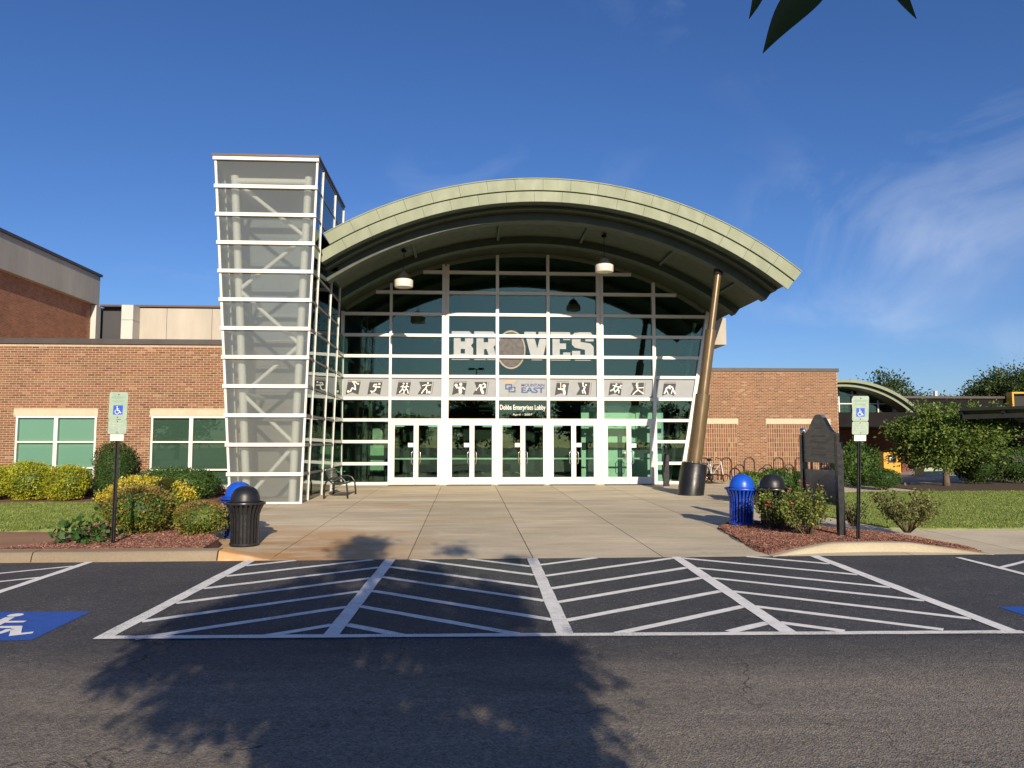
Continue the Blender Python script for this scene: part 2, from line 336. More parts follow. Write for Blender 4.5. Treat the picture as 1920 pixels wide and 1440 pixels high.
leaf_mat('leaf_dark', [(0, (0.03, 0.07, 0.016)), (0.6, (0.065, 0.13, 0.028)), (1, (0.115, 0.19, 0.04))])
leaf_mat('leaf_conifer', [(0, (0.03, 0.06, 0.015)), (0.6, (0.06, 0.105, 0.025)), (1, (0.11, 0.15, 0.04))])
leaf_mat('leaf_nandina', [(0, (0.06, 0.10, 0.02)), (0.35, (0.15, 0.20, 0.035)), (0.7, (0.28, 0.31, 0.05)), (0.85, (0.32, 0.19, 0.05)), (1, (0.36, 0.10, 0.04))])
leaf_mat('leaf_nandina_top', [(0, (0.16, 0.13, 0.04)), (0.5, (0.28, 0.24, 0.06)), (1, (0.40, 0.20, 0.08))])
leaf_mat('leaf_rose', [(0, (0.06, 0.10, 0.025)), (0.5, (0.14, 0.19, 0.035)), (1, (0.32, 0.34, 0.08))])
leaf_mat('leaf_rose_dry', [(0, (0.08, 0.10, 0.03)), (0.6, (0.16, 0.18, 0.05)), (1, (0.33, 0.27, 0.12))])
leaf_mat('leaf_tree', [(0, (0.05, 0.10, 0.02)), (0.5, (0.12, 0.195, 0.04)), (1, (0.25, 0.31, 0.075))], 0.38)
leaf_mat('leaf_far', [(0, (0.03, 0.055, 0.018)), (0.6, (0.06, 0.095, 0.028)), (1, (0.10, 0.14, 0.04))])
leaf_mat('leaf_red', [(0, (0.10, 0.035, 0.03)), (0.6, (0.20, 0.075, 0.05)), (1, (0.28, 0.16, 0.07))])
leaf_mat('leaf_near', [(0, (0.03, 0.055, 0.012)), (1, (0.055, 0.09, 0.02))], 0.22)
leaf_mat('leaf_weed', [(0, (0.03, 0.08, 0.02)), (1, (0.07, 0.15, 0.035))])
leaf_mat('grass_blade', [(0, (0.15, 0.215, 0.045)), (0.6, (0.225, 0.30, 0.065)), (0.9, (0.29, 0.35, 0.09)), (1, (0.44, 0.41, 0.18))], 0.3, 0.6)
leaf_mat('mulch_chip', [(0, (0.14, 0.058, 0.042)), (0.5, (0.245, 0.115, 0.085)), (1, (0.40, 0.225, 0.17))], 0.0, 0.9)
simple('turf_soil', (0.175, 0.215, 0.06), 0.95, 0, 0.3, 6, bump=0.4, bscale=60)
simple('mulch_soil', (0.20, 0.09, 0.066), 0.95, 0, 0.35, 18, bump=0.8, bscale=45)
simple('ground_far', (0.10, 0.11, 0.05), 0.95, 0, 0.3, 0.2)

# ------------------------------------------------------------ geometry helpers
def woff(o):
    v = Vector((0, 0, 0))
    while o is not None: v = v + Vector(o.location); o = o.parent
    return v
def link(o, parent=None):
    COL.objects.link(o)
    if parent is not None: o.parent = parent
    return o
def tag(o, label=None, cat=None, group=None, kind=None):
    if label: o['label'] = label
    if cat: o['category'] = cat
    if group: o['group'] = group
    if kind: o['kind'] = kind
    return o
def empty(name, loc, label=None, cat=None, group=None, rz=0):
    o = bpy.data.objects.new(name, None); o.empty_display_size = 0.2; link(o)
    o.location = loc; o.rotation_euler = (0, 0, rz); return tag(o, label, cat, group)
class MB:
    def __init__(s): s.v = []; s.f = []; s.m = []
    def add(s, vs, fs, mi=0):
        b = len(s.v); s.v += [tuple(p) for p in vs]
        for q in fs: s.f.append(tuple(b+i for i in q)); s.m.append(mi)
        return s
    def box(s, x0, x1, y0, y1, z0, z1, mi=0):
        return s.add([(x0,y0,z0),(x1,y0,z0),(x1,y1,z0),(x0,y1,z0),(x0,y0,z1),(x1,y0,z1),(x1,y1,z1),(x0,y1,z1)],
                     [(0,3,2,1),(4,5,6,7),(0,1,5,4),(1,2,6,5),(2,3,7,6),(3,0,4,7)], mi)
    def bar(s, p, q, a, b, up=(0, 0, 1), mi=0):     # box from p to q, a wide, b along up
        p = Vector(p); q = Vector(q); d = (q-p).normalized(); u = Vector(up)
        sd_ = d.cross(u)
        if sd_.length < 1e-4: sd_ = d.cross(Vector((1, 0, 0)))
        sd_.normalize(); u = sd_.cross(d).normalized(); sd_ = sd_*a/2; u = u*b/2
        vs = [p-sd_-u, p+sd_-u, p+sd_+u, p-sd_+u, q-sd_-u, q+sd_-u, q+sd_+u, q-sd_+u]
        return s.add(vs, [(0,1,2,3),(7,6,5,4),(0,4,5,1),(1,5,6,2),(2,6,7,3),(3,7,4,0)], mi)
    def prism_y(s, poly, y0, y1, mi=0):              # polygon of (x, z) extruded along Y
        n = len(poly)
        vs = [(x, y0, z) for x, z in poly]+[(x, y1, z) for x, z in poly]
        fs = [tuple(range(n)), tuple(range(2*n-1, n-1, -1))]+[(i, n+i, n+(i+1) % n, (i+1) % n) for i in range(n)]
        return s.add(vs, fs, mi)
    def tube(s, pts, r, n=8, closed=False, mi=0):
        P = [Vector(p) for p in pts]; k = len(P); rr = r if isinstance(r, (list, tuple)) else [r]*k
        rings = []; ref = None
        for i in range(k):
            if closed: d = P[(i+1) % k]-P[i-1]
            else: d = P[min(i+1, k-1)]-P[max(i-1, 0)]
            d.normalize()
            if ref is None: ref = d.orthogonal().normalized()
            ref = (ref-d*ref.dot(d)).normalized(); b = d.cross(ref)
            rings.append([P[i]+(ref*math.cos(2*math.pi*j/n)+b*math.sin(2*math.pi*j/n))*rr[i] for j in range(n)])
        vs = [v for rg in rings for v in rg]; fs = []
        for i in range(k if closed else k-1):
            i2 = (i+1) % k
            for j in range(n): fs.append((i*n+j, i*n+(j+1) % n, i2*n+(j+1) % n, i2*n+j))
        if not closed: fs += [tuple(range(n-1, -1, -1)), tuple((k-1)*n+j for j in range(n))]
        return s.add(vs, fs, mi)
    def lathe(s, prof, n=24, c=(0, 0, 0), mi=0, a0=0, a1=2*math.pi):
        full = abs(a1-a0-2*math.pi) < 1e-6; k = n if full else n+1
        vs = []; fs = []
        for r_, z_ in prof:
            for j in range(k):
                a = a0+(a1-a0)*j/n; vs.append((c[0]+r_*math.cos(a), c[1]+r_*math.sin(a), c[2]+z_))
        for i in range(len(prof)-1):
            for j in range(n):
                j2 = (j+1) % k; fs.append((i*k+j, i*k+j2, (i+1)*k+j2, (i+1)*k+j))
        return s.add(vs, fs, mi)
    def arc(s, cx, cz, r0, r1, a0, a1, y0, y1, n=48, mi=0):   # curved slab, angles from vertical
        A = [a0+(a1-a0)*i/n for i in range(n+1)]; vs = []
        for a in A:
            for (r_, y) in ((r0, y0), (r1, y0), (r1, y1), (r0, y1)): vs.append((cx+r_*math.sin(a), y, cz+r_*math.cos(a)))
        fs = []
        for i in range(n):
            b = 4*i; c = 4*(i+1)
            for j in range(4): fs.append((b+j, c+j, c+(j+1) % 4, b+(j+1) % 4))
        fs += [(0, 1, 2, 3), tuple(4*n+j for j in (3, 2, 1, 0))]
        return s.add(vs, fs, mi)
    def build(s, name, mats, parent=None, smooth=False, fix=True):
        if isinstance(mats, str): mats = [mats]
        off = woff(parent) if parent is not None else Vector((0, 0, 0))
        me = bpy.data.meshes.new(name)
        me.from_pydata([(x-off.x, y-off.y, z-off.z) for x, y, z in s.v], [], s.f)
        for k in mats: me.materials.append(M[k])
        if len(mats) > 1: me.polygons.foreach_set('material_index', s.m)
        if fix:
            bm = bmesh.new(); bm.from_mesh(me); bmesh.ops.recalc_face_normals(bm, faces=bm.faces); bm.to_mesh(me); bm.free()
        if smooth:
            me.polygons.foreach_set('use_smooth', [True]*len(me.polygons))
            if smooth is not True: me.set_sharp_from_angle(angle=R(smooth))
        me.update()
        return link(bpy.data.objects.new(name, me), parent)
def copy_tree(o, parent=None):
    c = o.copy(); COL.objects.link(c); c.parent = parent
    for ch in list(o.children): copy_tree(ch, c)
    return c
def flat2d(name, splines, mat, parent, y, ext=0.0):
    """filled flat print in the XZ plane at depth y (outlines with holes)"""
    cu = bpy.data.curves.new(name, 'CURVE'); cu.dimensions = '2D'; cu.fill_mode = 'BOTH'
    for pts in splines:
        sp = cu.splines.new('POLY'); sp.points.add(len(pts)-1); sp.use_cyclic_u = True
        for i, (x, z) in enumerate(pts): sp.points[i].co = (x, z, 0, 1)
    ob = bpy.data.objects.new('tmp', cu); me = bpy.data.meshes.new_from_object(ob)
    bpy.data.objects.remove(ob); bpy.data.curves.remove(cu)
    off = woff(parent) if parent is not None else Vector((0, 0, 0))
    for v in me.vertices: v.co = (v.co.x-off.x, y-off.y, v.co.y-off.z)
    me.materials.clear(); me.materials.append(M[mat]); me.name = name
    return link(bpy.data.objects.new(name, me), parent)
def textmesh(body, bold=0.0):
    cu = bpy.data.curves.new('t', 'FONT'); cu.body = body; cu.fill_mode = 'BOTH'; cu.resolution_u = 3; cu.offset = bold
    ob = bpy.data.objects.new('tmp', cu); me = bpy.data.meshes.new_from_object(ob)
    bpy.data.objects.remove(ob); bpy.data.curves.remove(cu)
    co = np.array([v.co[:] for v in me.vertices]); fs = [tuple(p.vertices) for p in me.polygons]; bpy.data.meshes.remove(me)
    co[:, 0] -= co[:, 0].min(); co[:, 1] -= co[:, 1].min(); co[:, 0] /= co[:, 0].max(); co[:, 1] /= co[:, 1].max()
    return co[:, :2], fs
def text(name, body, x0, x1, z0, z1, y, mat, parent, bold=0.0):
    co, fs = textmesh(body, bold); m = MB()
    m.add([(x0+(x1-x0)*a, y, z0+(z1-z0)*b) for a, b in co], fs)
    return m.build(name, mat, parent, fix=False)
def gz(y): return -0.0155*(29.85-min(max(y, -5.0), 29.85))
def sheet(name, poly, dz, thick, mat, parent=None, ny=None):
    m = MB(); n = len(poly)
    m.add([(x, y, gz(y)+dz) for x, y in poly]+[(x, y, gz(y)+dz-thick) for x, y in poly],
          [tuple(range(n)), tuple(range(2*n-1, n-1, -1))]+[(i, n+i, n+(i+1) % n, (i+1) % n) for i in range(n)])
    return m.build(name, mat, parent)
def npmesh(name, V, F, mat, parent=None, mats=None, mi=None):
    me = bpy.data.meshes.new(name); off = woff(parent) if parent is not None else Vector((0, 0, 0))
    V = np.asarray(V, dtype=np.float32)-np.array(off[:], dtype=np.float32)
    k = F.shape[1]; me.vertices.add(len(V)); me.vertices.foreach_set('co', V.ravel())
    me.loops.add(F.size); me.loops.foreach_set('vertex_index', F.astype(np.int32).ravel())
    me.polygons.add(len(F)); me.polygons.foreach_set('loop_start', np.arange(0, F.size, k, dtype=np.int32)); me.polygons.foreach_set('loop_total', np.full(len(F), k, dtype=np.int32))
    for q in (mats or [mat]): me.materials.append(M[q])
    if mi is not None: me.polygons.foreach_set('material_index', mi.astype(np.int32))
    me.update(calc_edges=True)
    return link(bpy.data.objects.new(name, me), parent)
def unit(a): return a/np.maximum(np.linalg.norm(a, axis=1, keepdims=True), 1e-9)
def leaves(name, P, D, size, mat, parent, width=0.45, spread=0.8, mats=None, mi=None):
    """leaf-sized folded quads at points P, pointing roughly along D"""
    n = len(P); d = unit(D+RNG.normal(0, spread, (n, 3))); a = unit(np.cross(d, RNG.normal(0, 1, (n, 3)))); nr = np.cross(d, a)
    L = (size*RNG.uniform(0.65, 1.3, n))[:, None]; W = L*width
    V = np.stack([P-d*L*0.5, P+a*W*0.5+nr*L*0.08, P+d*L*0.5, P-a*W*0.5+nr*L*0.08], 1).reshape(-1, 3)
    F = np.arange(4*n).reshape(-1, 4)
    return npmesh(name, V, F, mat, parent, mats, mi)

# ------------------------------------------------------------ ground, paving, markings
m = MB(); Ys = [-400, -90, -5, 29.85, 90, 600]
for i, y in enumerate(Ys): m.add([(-500, y, gz(y)-0.16), (500, y, gz(y)-0.16)], [])
for i in range(len(Ys)-1): m.f.append((2*i, 2*i+1, 2*i+3, 2*i+2)); m.m.append(0)
tag(m.build('ground', 'ground_far'), kind='structure')
m = MB(); Ya = [-48, -5, 12.52]
for y in Ya: m.add([(-60, y, gz(y)), (60, y, gz(y))], [])
for i in range(2): m.f.append((2*i, 2*i+1, 2*i+3, 2*i+2)); m.m.append(0)
asph = tag(m.build('asphalt_lot', 'asphalt'), kind='structure')

marks = tag(empty('parking_markings', (0, 0, 0)), kind='structure')
def strip(name, a, b, wd, mat, lo=7.86, hi=12.5, dz=0.004):
    (x0, y0), (x1, y1) = a, b
    def cut(xa, ya, xb, yb):
        t = [0.0, 1.0]; dy = yb-ya
        for lim, s in ((lo, 1), (hi, -1)):
            fa = (ya-lim)*s; fb = (yb-lim)*s
            if fa < 0 and fb < 0: return None
            if fa < 0: t[0] = max(t[0], -fa/(fb-fa))
            if fb < 0: t[1] = min(t[1], fa/(fa-fb))
        if t[1]-t[0] < 0.02: return None
        return (xa+(xb-xa)*t[0], ya+dy*t[0], xa+(xb-xa)*t[1], ya+dy*t[1])
    q = cut(x0, y0, x1, y1)
    if q is None: return
    x0, y0, x1, y1 = q; d = Vector((x1-x0, y1-y0)).normalized(); nn = Vector((-d.y, d.x))*wd/2
    k = max(2, int((Vector((x1-x0, y1-y0)).length)/0.3)); mm = MB(); L = []; Rr = []
    for i in range(k+1):
        t = i/k; j = random.uniform(-0.006, 0.006); j2 = random.uniform(-0.006, 0.006)
        cxx, cyy = x0+(x1-x0)*t, y0+(y1-y0)*t
        L.append((cxx+nn.x*(1+j/wd*2), cyy+nn.y*(1+j/wd*2))); Rr.append((cxx-nn.x*(1+j2/wd*2), cyy-nn.y*(1+j2/wd*2)))
    mm.add([(x, y, gz(y)+dz) for x, y in L+Rr], [(i, i+1, k+1+i+1, k+1+i) for i in range(k)])
    return mm.build(name, mat, marks)
LX = [(-3.39, -3.56), (-1.20, -1.34), (1.06, 1.0), (3.40, 3.27), (5.70, 5.56)]
def lx(i, y): a, b = LX[i]; return b+(a-b)*(y-7.9)/4.6
for i in range(5): strip('stall_line', (lx(i, 7.8), 7.8+(-0.05*i)+0.12), (lx(i, 12.5), 12.5), 0.165, 'line_paint_worn' if i < 3 else 'line_paint', lo=7.6, dz=0.008)
strip('end_line', (-3.62, 7.96), (5.66, 7.66), 0.115, 'line_paint_worn', lo=7.0, dz=0.012)
bays = [(0, 1, [13.5, 12.65, 11.8, 10.95, 10.07, 9.2, 8.36], -1.45, 1), (1, 2, [13.4, 12.7, 11.84, 11.03, 10.09, 9.22, 8.37], -1.64, 0),
        (2, 3, [13.3, 12.4, 11.53, 10.72, 9.83, 8.97, 8.2], -1.42, 1), (3, 4, [13.3, 12.4, 11.5, 10.71, 9.81, 8.96, 8.2], -1.56, 0)]
for a, b, ys, dy, up in bays:
    for y in ys:
        if up: A, B = (lx(a, y+dy)+0.07, y+dy), (lx(b, y)-0.07, y)
        else: A, B = (lx(a, y)+0.07, y), (lx(b, y+dy)-0.07, y+dy)
        strip('hatch_stripe', A, B, 0.115, 'line_paint_worn' if a < 2 else 'line_paint', lo=7.92-0.035*(a+b)/2+0.02)
# neighbouring stalls
strip('stall_line', (-5.93, 7.9), (-5.84, 12.5), 0.12, 'line_paint', dz=0.008)
for y in (11.9, 11.0, 10.1, 9.2): strip('hatch_stripe', (-8.0, y-1.3), (-5.92, y+0.25), 0.085, 'line_paint')
strip('stall_line', (7.96, 12.2), (8.01, 8.0), 0.11, 'line_paint', dz=0.008)
for y in (11.3, 10.4, 9.5): strip('hatch_stripe', (8.03, y), (10.2, y+1.4), 0.085, 'line_paint')
def isa(s=1.0):
    """access symbol, unit square, as separate convex pieces (x right, z up)"""
    def ring(cx, cz, r0, r1, a0, a1, n=16):
        P = [(cx+r1*math.cos(a0+(a1-a0)*i/n), cz+r1*math.sin(a0+(a1-a0)*i/n)) for i in range(n+1)]
        Q = [(cx+r0*math.cos(a0+(a1-a0)*i/n), cz+r0*math.sin(a0+(a1-a0)*i/n)) for i in range(n, -1, -1)]
        return P+Q
    disc = [(0.40+0.065*math.cos(a), 0.86+0.065*math.sin(a)) for a in [2*math.pi*i/14 for i in range(14)]]
    body = [(0.36, 0.78), (0.44, 0.78), (0.46, 0.64), (0.62, 0.64), (0.62, 0.58), (0.47, 0.58), (0.48, 0.46), (0.68, 0.46), (0.80, 0.22), (0.88, 0.26), (0.90, 0.20), (0.76, 0.12), (0.63, 0.39), (0.38, 0.39)]
    wheel = ring(0.42, 0.31, 0.19, 0.255, R(125), R(372))
    return [disc, body, wheel]
def blue_pad(x0, y0, x1, y1):
    m_ = MB(); m_.add([(x0, y0, gz(y0)+0.004), (x1, y0, gz(y0)+0.004), (x1, y1, gz(y1)+0.004), (x0, y1, gz(y1)+0.004)], [(0, 1, 2, 3)])
    pad = m_.build('blue_square', 'blue_paint', marks)
    m_ = MB()
    for poly in isa():
        P = [(x0+(x1-x0)*a, y0+(y1-y0)*b) for a, b in poly]
        m_.add([(x, y, gz(y)+0.008) for x, y in P], [tuple(range(len(P)))])
    tri = m_.build('access_symbol', 'line_paint', pad)
    bm = bmesh.new(); bm.from_mesh(tri.data); bmesh.ops.triangulate(bm, faces=bm.faces); bm.to_mesh(tri.data); bm.free()
blue_pad(-5.46, 7.92, -4.22, 9.14); blue_pad(6.19, 7.56, 7.42, 8.78)

# plaza: concrete slabs with open joints over a dark bed
plaza = MB()
plaza.add([(-9, 12.5, gz(12.5)-0.012), (30, 12.5, gz(12.5)-0.012), (30, 29.86, gz(29.86)-0.012), (-9, 29.86, gz(29.86)-0.012), (30, 46, -0.012), (-9, 46, -0.012)], [(0, 1, 2, 3), (3, 2, 4, 5)])
plaza = tag(plaza.build('plaza', 'joint_dark'), kind='structure')
XE = [-7.35, -5.2, -3.12, -0.93, 1.08, 3.2, 5.3, 7.4, 9.5, 11.6, 13.7, 15.8, 17.9]; YE = [12.53, 17.75, 23.05, 29.82, 33.0, 38]
for i in range(len(XE)-1):
    for j in range(len(YE)-1):
        if j > 2 and XE[i+1] < 8: continue
        g = 0.008
        if j == 0:   # two strips of one pour, no joint shows between them
            pass
        a, b, c, d = XE[i]+g, XE[i+1]-g, YE[j]+g, YE[j+1]-g
        if j == 0: c = 12.53
        sheet('slab', [(a, c), (b, c), (b, d), (a, d)], 0.0, 0.01, 'plaza_concrete', plaza)
for i in range(8):
    a = 17.9+i*1.5
    sheet('slab', [(a+.007, 12.53), (a+1.493, 12.53), (a+1.493, 17.7), (a+.007, 17.7)], 0.0, 0.01, 'plaza_concrete', plaza)

def kerb(name, X, prof, mat, parent=None):
    """prof(x) -> (front y, back y, height)"""
    m_ = MB(); 
    for x in X:
        f, b, h = prof(x); z = gz(f)
        m_.add([(x, f, z-0.02), (x, f+0.03, z+h*0.55), (x, f+0.06, z+h*0.93), (x, f+0.09, z+h), (x, b, z+h+0.004), (x, b, z-0.02)], [])
    for i in range(len(X)-1):
        for j in range(5): m_.f.append((6*i+j, 6*i+6+j, 6*i+7+j, 6*i+1+j)); m_.m.append(0)
    m_.f += [(0, 1, 2, 3, 4, 5), tuple(6*(len(X)-1)+j for j in (5, 4, 3, 2, 1, 0))]; m_.m += [0, 0]
    return m_.build(name, mat, parent, smooth=50)
lk = tag(empty('kerb_left', (-8, 12.6, -0.27)), kind='structure')
ed = [-24, -21, -18, -15, -12.4, -9.8, -6.75, -3.92]
for i in range(7):
    a, b = ed[i]+0.008, ed[i+1]-0.008; k = 6
    kerb('kerb_stone', [a+(b-a)*j/k for j in range(k+1)], lambda x: (12.53+random.uniform(-.004, .004), 12.88, 0.15+random.uniform(-.003, .003)), 'kerb_concrete_old', lk)
kerb('kerb_ramp', [-3.905+0.1*j for j in range(9)], lambda x: (12.53, 12.88, 0.15*max(0.03, 1-(x+3.905)/0.8)), 'plaza_concrete', lk)
# left: brown sidewalk, turf, planting bed
sw = tag(empty('sidewalk_left', (-10, 14, -0.12)), kind='structure')
for a, b in ((-24, -18.5), (-18.5, -13), (-13, -9.9), (-9.9, -6.3)):
    sheet('slab', [(a+.006, 12.89), (b-.006, 12.89), (b-.006, 14.9 if b > -8 else 15.3), (a+.006, 15.3)], 0.148, 0.12, 'sidewalk_brown', sw)
def blobpoly(pts, n=6):
    """smooth closed outline through the points"""
    out = []; k = len(pts)
    for i in range(k):
        p0, p1, p2, p3 = [Vector(pts[(i+j-1) % k]) for j in range(4)]
        for t in [q/n for q in range(n)]:
            out.append(tuple(0.5*((2*p1)+(p2-p0)*t+(2*p0-5*p1+4*p2-p3)*t*t+(3*p1-p0-3*p2+p3)*t**3)))
    return out
lawnL = [(-24, 15.32), (-9.0, 15.32), (-7.6, 15.9), (-7.2, 17.5), (-7.6, 19.5), (-7.0, 21.3), (-24, 21.5)]
tag(sheet('lawn_left', lawnL, 0.135, 0.2, 'turf_soil'), kind='structure')
tag(sheet('shrub_bed_left', [(-24, 21.5), (-7.0, 21.3), (-6.8, 23.36), (-24, 23.36)], 0.13, 0.2, 'mulch_soil'), kind='structure')
bedL = [(-7.55, 12.9), (-4.25, 12.9), (-4.32, 13.9), (-4.72, 14.75), (-5.15, 15.4), (-5.3, 16.9), (-5.6, 18.2), (-6.6, 18.4), (-7.5, 17.0), (-7.4, 15.2), (-6.5, 14.2)]
tag(sheet('mulch_bed_left', bedL, 0.155, 0.2, 'mulch_soil'), kind='structure')
# right: mulch island behind a kerb that tapers away at both ends
def rk(x):
    t = (x-5.0)/3.75; h = 0.145*max(0.05, min(1, 3.2*t, 3.2*(1-t)))
    f = 12.42+0.46*max(0, math.sin(math.pi*min(1, max(0, t))))**0.75
    return (f, f+0.21, h)
tag(kerb('kerb_right', [5.0+3.75*i/30 for i in range(31)], rk, 'kerb_concrete'), kind='structure')
bedR = [rk(5.0+3.75*i/30)[:2] for i in range(0, 31, 2)]; bedR = [(5.0+3.75*i/30, rk(5.0+3.75*i/30)[1]-0.004) for i in range(0, 31, 2)]
bedR = bedR+[(8.74, 12.75), (8.6, 13.6), (8.45, 14.4), (7.9, 15.25), (7.5, 15.8), (6.9, 16.5), (6.5, 16.95), (5.7, 16.9), (5.3, 16.2), (5.15, 15.0), (5.02, 13.8), (4.93, 13.0)]
def bed_mesh(name, poly, cx, cy, hmax, mat):
    m_ = MB(); n = len(poly); m_.add([(x, y, gz(y)-0.015) for x, y in poly], [])
    for q, (s, h) in enumerate(((0.93, 0.06), (0.6, 0.115), (0.3, hmax))):
        m_.add([(cx+(x-cx)*s, cy+(y-cy)*s, gz(cy+(y-cy)*s)+h) for x, y in poly], [])
        for i in range(n): m_.f.append((q*n+i, q*n+(i+1) % n, (q+1)*n+(i+1) % n, (q+1)*n+i)); m_.m.append(0)
    m_.f.append(tuple(3*n+i for i in range(n))); m_.m.append(0)
    return m_.build(name, mat, None, smooth=True)
tag(bed_mesh('mulch_bed_right', bedR, 6.8, 14.4, 0.125, 'mulch_soil'), kind='structure')
lawnR = [(8.9, 15.9), (10, 15.75), (30, 15.5), (30, 25.6), (17, 25.4), (13.4, 25.4), (10.4, 24.2), (9.2, 21.2), (8.6, 18.4)]
tag(sheet('lawn_right', lawnR, 0.03, 0.2, 'turf_soil'), kind='structure')
tag(sheet('shrub_bed_right', blobpoly([(7.9, 21.3), (9.5, 21.0), (10.9, 22.0), (10.7, 23.6), (8.6, 23.4)]), 0.07, 0.2, 'mulch_soil'), kind='structure')
tag(sheet('tree_bed_right', [(15.8, 25.5), (34, 25.7), (34, 29.8), (15.2, 29.6)], 0.03, 0.15, 'soil'), kind='structure')
m = MB(); m.box(12, 40, 30.0, 60, -0.4, 0.006); tag(m.build('forecourt', 'sidewalk_grey'), kind='structure')

# ------------------------------------------------------------ brick wings
def bricks(X0, X1, Z0, Z1, Y, holes, soldier, n_parts, wall, pick):
    bl, bh, g = 0.203, 0.0677, 0.014; rows = int((Z1-Z0)/bh); parts = []; mb = MB()
    def put(x0, x1, z0, z1):
        d = 0.009+random.uniform(0, 0.004); c = 0.003
        mb.add([(x0, Y, z0), (x1, Y, z0), (x1, Y, z1), (x0, Y, z1), (x0+c, Y-d, z0+c), (x1-c, Y-d, z0+c), (x1-c, Y-d, z1-c), (x0+c, Y-d, z1-c)],
               [(4, 5, 6, 7), (0, 1, 5, 4), (1, 2, 6, 5), (2, 3, 7, 6), (3, 0, 4, 7)])
    cand = []
    for r_ in range(rows):
        z0 = Z0+r_*bh; z1 = z0+bh-g; x = X0-(bl/2 if r_ % 2 else 0)
        while x < X1:
            segs = [(max(x, X0), min(x+bl-g, X1))]
            for (hx0, hx1, hz0, hz1) in holes+soldier:
                if z1 > hz0+0.005 and z0 < hz1-0.005:
                    ns = []
                    for a, b in segs:
                        if b <= hx0 or a >= hx1: ns.append((a, b)); continue
                        if a < hx0: ns.append((a, hx0-0.004))
                        if b > hx1: ns.append((hx1+0.004, b))
                    segs = ns
            for a, b in segs:
                if b-a < 0.03: continue
                if b-a > bl-g-0.001 and pick(a, z0): cand.append((a, z0))
                else: put(a, b, z0, z1)
            x += bl
    random.shuffle(cand)
    for a, z0 in cand[n_parts:]: put(a, a+bl-g, z0, z0+bh-g)
    for sx0, sx1, sz0, sz1 in soldier:
        nx = int(round((sx1-sx0)/0.1015)); nz = int(round((sz1-sz0)/0.203)); wx = (sx1-sx0)/nx; wz = (sz1-sz0)/nz
        for i in range(nx):
            for j in range(nz): put(sx0+i*wx+.011, sx0+(i+1)*wx-.011, sz0+j*wz+.007, sz0+(j+1)*wz-.007)
    o = mb.build('brickwork', 'brick', wall, fix=False); o['kind'] = 'stuff'
    if n_parts:
        p = MB(); c = 0.003; L = bl-g; H = bh-g; d = 0.011
        p.add([(0, 0, 0), (L, 0, 0), (L, 0, H), (0, 0, H), (c, -d, c), (L-c, -d, c), (L-c, -d, H-c), (c, -d, H-c)], [(4, 5, 6, 7), (0, 1, 5, 4), (1, 2, 6, 5), (2, 3, 7, 6), (3, 0, 4, 7)])
        first = p.build('brick', 'brick', None, fix=False); off = woff(wall); first.parent = wall
        for i, (a, z0) in enumerate(cand[:n_parts]):
            q = first if i == 0 else first.copy()
            if i: COL.objects.link(q); q.parent = wall
            q.location = (a-off.x, Y-off.y, z0-off.z)
def window(parent, x0, x1, z0, z1, Y, zb, mull, blind):
    """frame, panes and blind set into the opening; zb = height of the crossbars"""
    fr = MB(); w_ = 0.055; yf, yb = Y-0.012, Y+0.09
    fr.box(x0, x0+w_, yf, yb, z0, z1); fr.box(x1-w_, x1, yf, yb, z0, z1); fr.box(x0+w_, x1-w_, yf, yb, z1-w_, z1); fr.box(x0+w_, x1-w_, yf, yb, z0, z0+w_)
    fr.box(mull-0.055, mull+0.055, yf, yb, z0+w_, z1-w_)
    for z in zb:
        fr.box(x0+w_, mull-0.055, yf+.004, yb, z-0.025, z+0.025); fr.box(mull+0.055, x1-w_, yf+.004, yb, z-0.025, z+0.025)
    f = fr.build('window_frame', 'white_frame', parent)
    zs = [z0+w_]+[q for z in zb for q in (z-0.025, z+0.025)]+[z1-w_]
    for a, b in ((x0+w_, mull-0.055), (mull+0.055, x1-w_)):
        for k in range(0, len(zs), 2): MB().box(a, b, Y+0.03, Y+0.038, zs[k], zs[k+1]).build('pane', 'window_glass', f)
    for a, b, bm_ in ((x0, mull, blind[0]), (mull, x1, blind[1])):
        MB().box(a+.01, b-.01, Y+0.10, Y+0.115, z0-0.05, z1-0.01).build('blind', bm_, f)

LY = 23.4
bw = empty('brick_wing', (-12, LY, -0.05), 'long low red brick wing with two cream-lintelled windows, left of the glass tower', 'building', 'brick wings')
wl1 = (-13.25, -10.89, 2.57, 2.39); w1 = (-13.2, -10.9, 0.3, 2.385); w2 = (-9.33, -6.95, 0.3, 2.385)
wallm = MB(); XL0, XL1, ZT = -24.0, -6.72, 4.52
for x0, x1, z0, z1 in ((XL0, XL1, 2.385, ZT), (XL0, w1[0], -0.1, 2.385), (w1[1], w2[0], -0.1, 2.385), (w2[1], XL1, -0.1, 2.385), (w1[0], w1[1], -0.1, 0.3), (w2[0], w2[1], -0.1, 0.3)):
    wallm.box(x0, x1, LY, LY+0.25, z0, z1)
wallm.box(XL1-0.2, XL1, LY+0.25, 30, -0.1, ZT-.02); wallm.box(XL0, XL1-0.2, LY+0.26, 38.4, ZT-0.2, ZT-0.1)
wallL = wallm.build('wall', 'mortar', bw)
lint = [(-13.27, -10.87, 2.385, 2.585), (-9.37, -6.74, 2.385, 2.585)]
bricks(XL0, XL1-0.002, -0.08, ZT-0.005, LY, [w1, w2]+lint, [], 300, wallL, lambda x, z: -11.0 < x < -8.8 and 1.2 < z < 4.3)
for a in lint: MB().box(a[0], a[1], LY-0.02, LY+0.2, a[2]+.003, a[3]-.006).build('lintel', 'lintel_cast_stone', bw)
window(bw, *w1, LY, (0.86, 1.62), -12.06, ('blind_light', 'blind_light'))
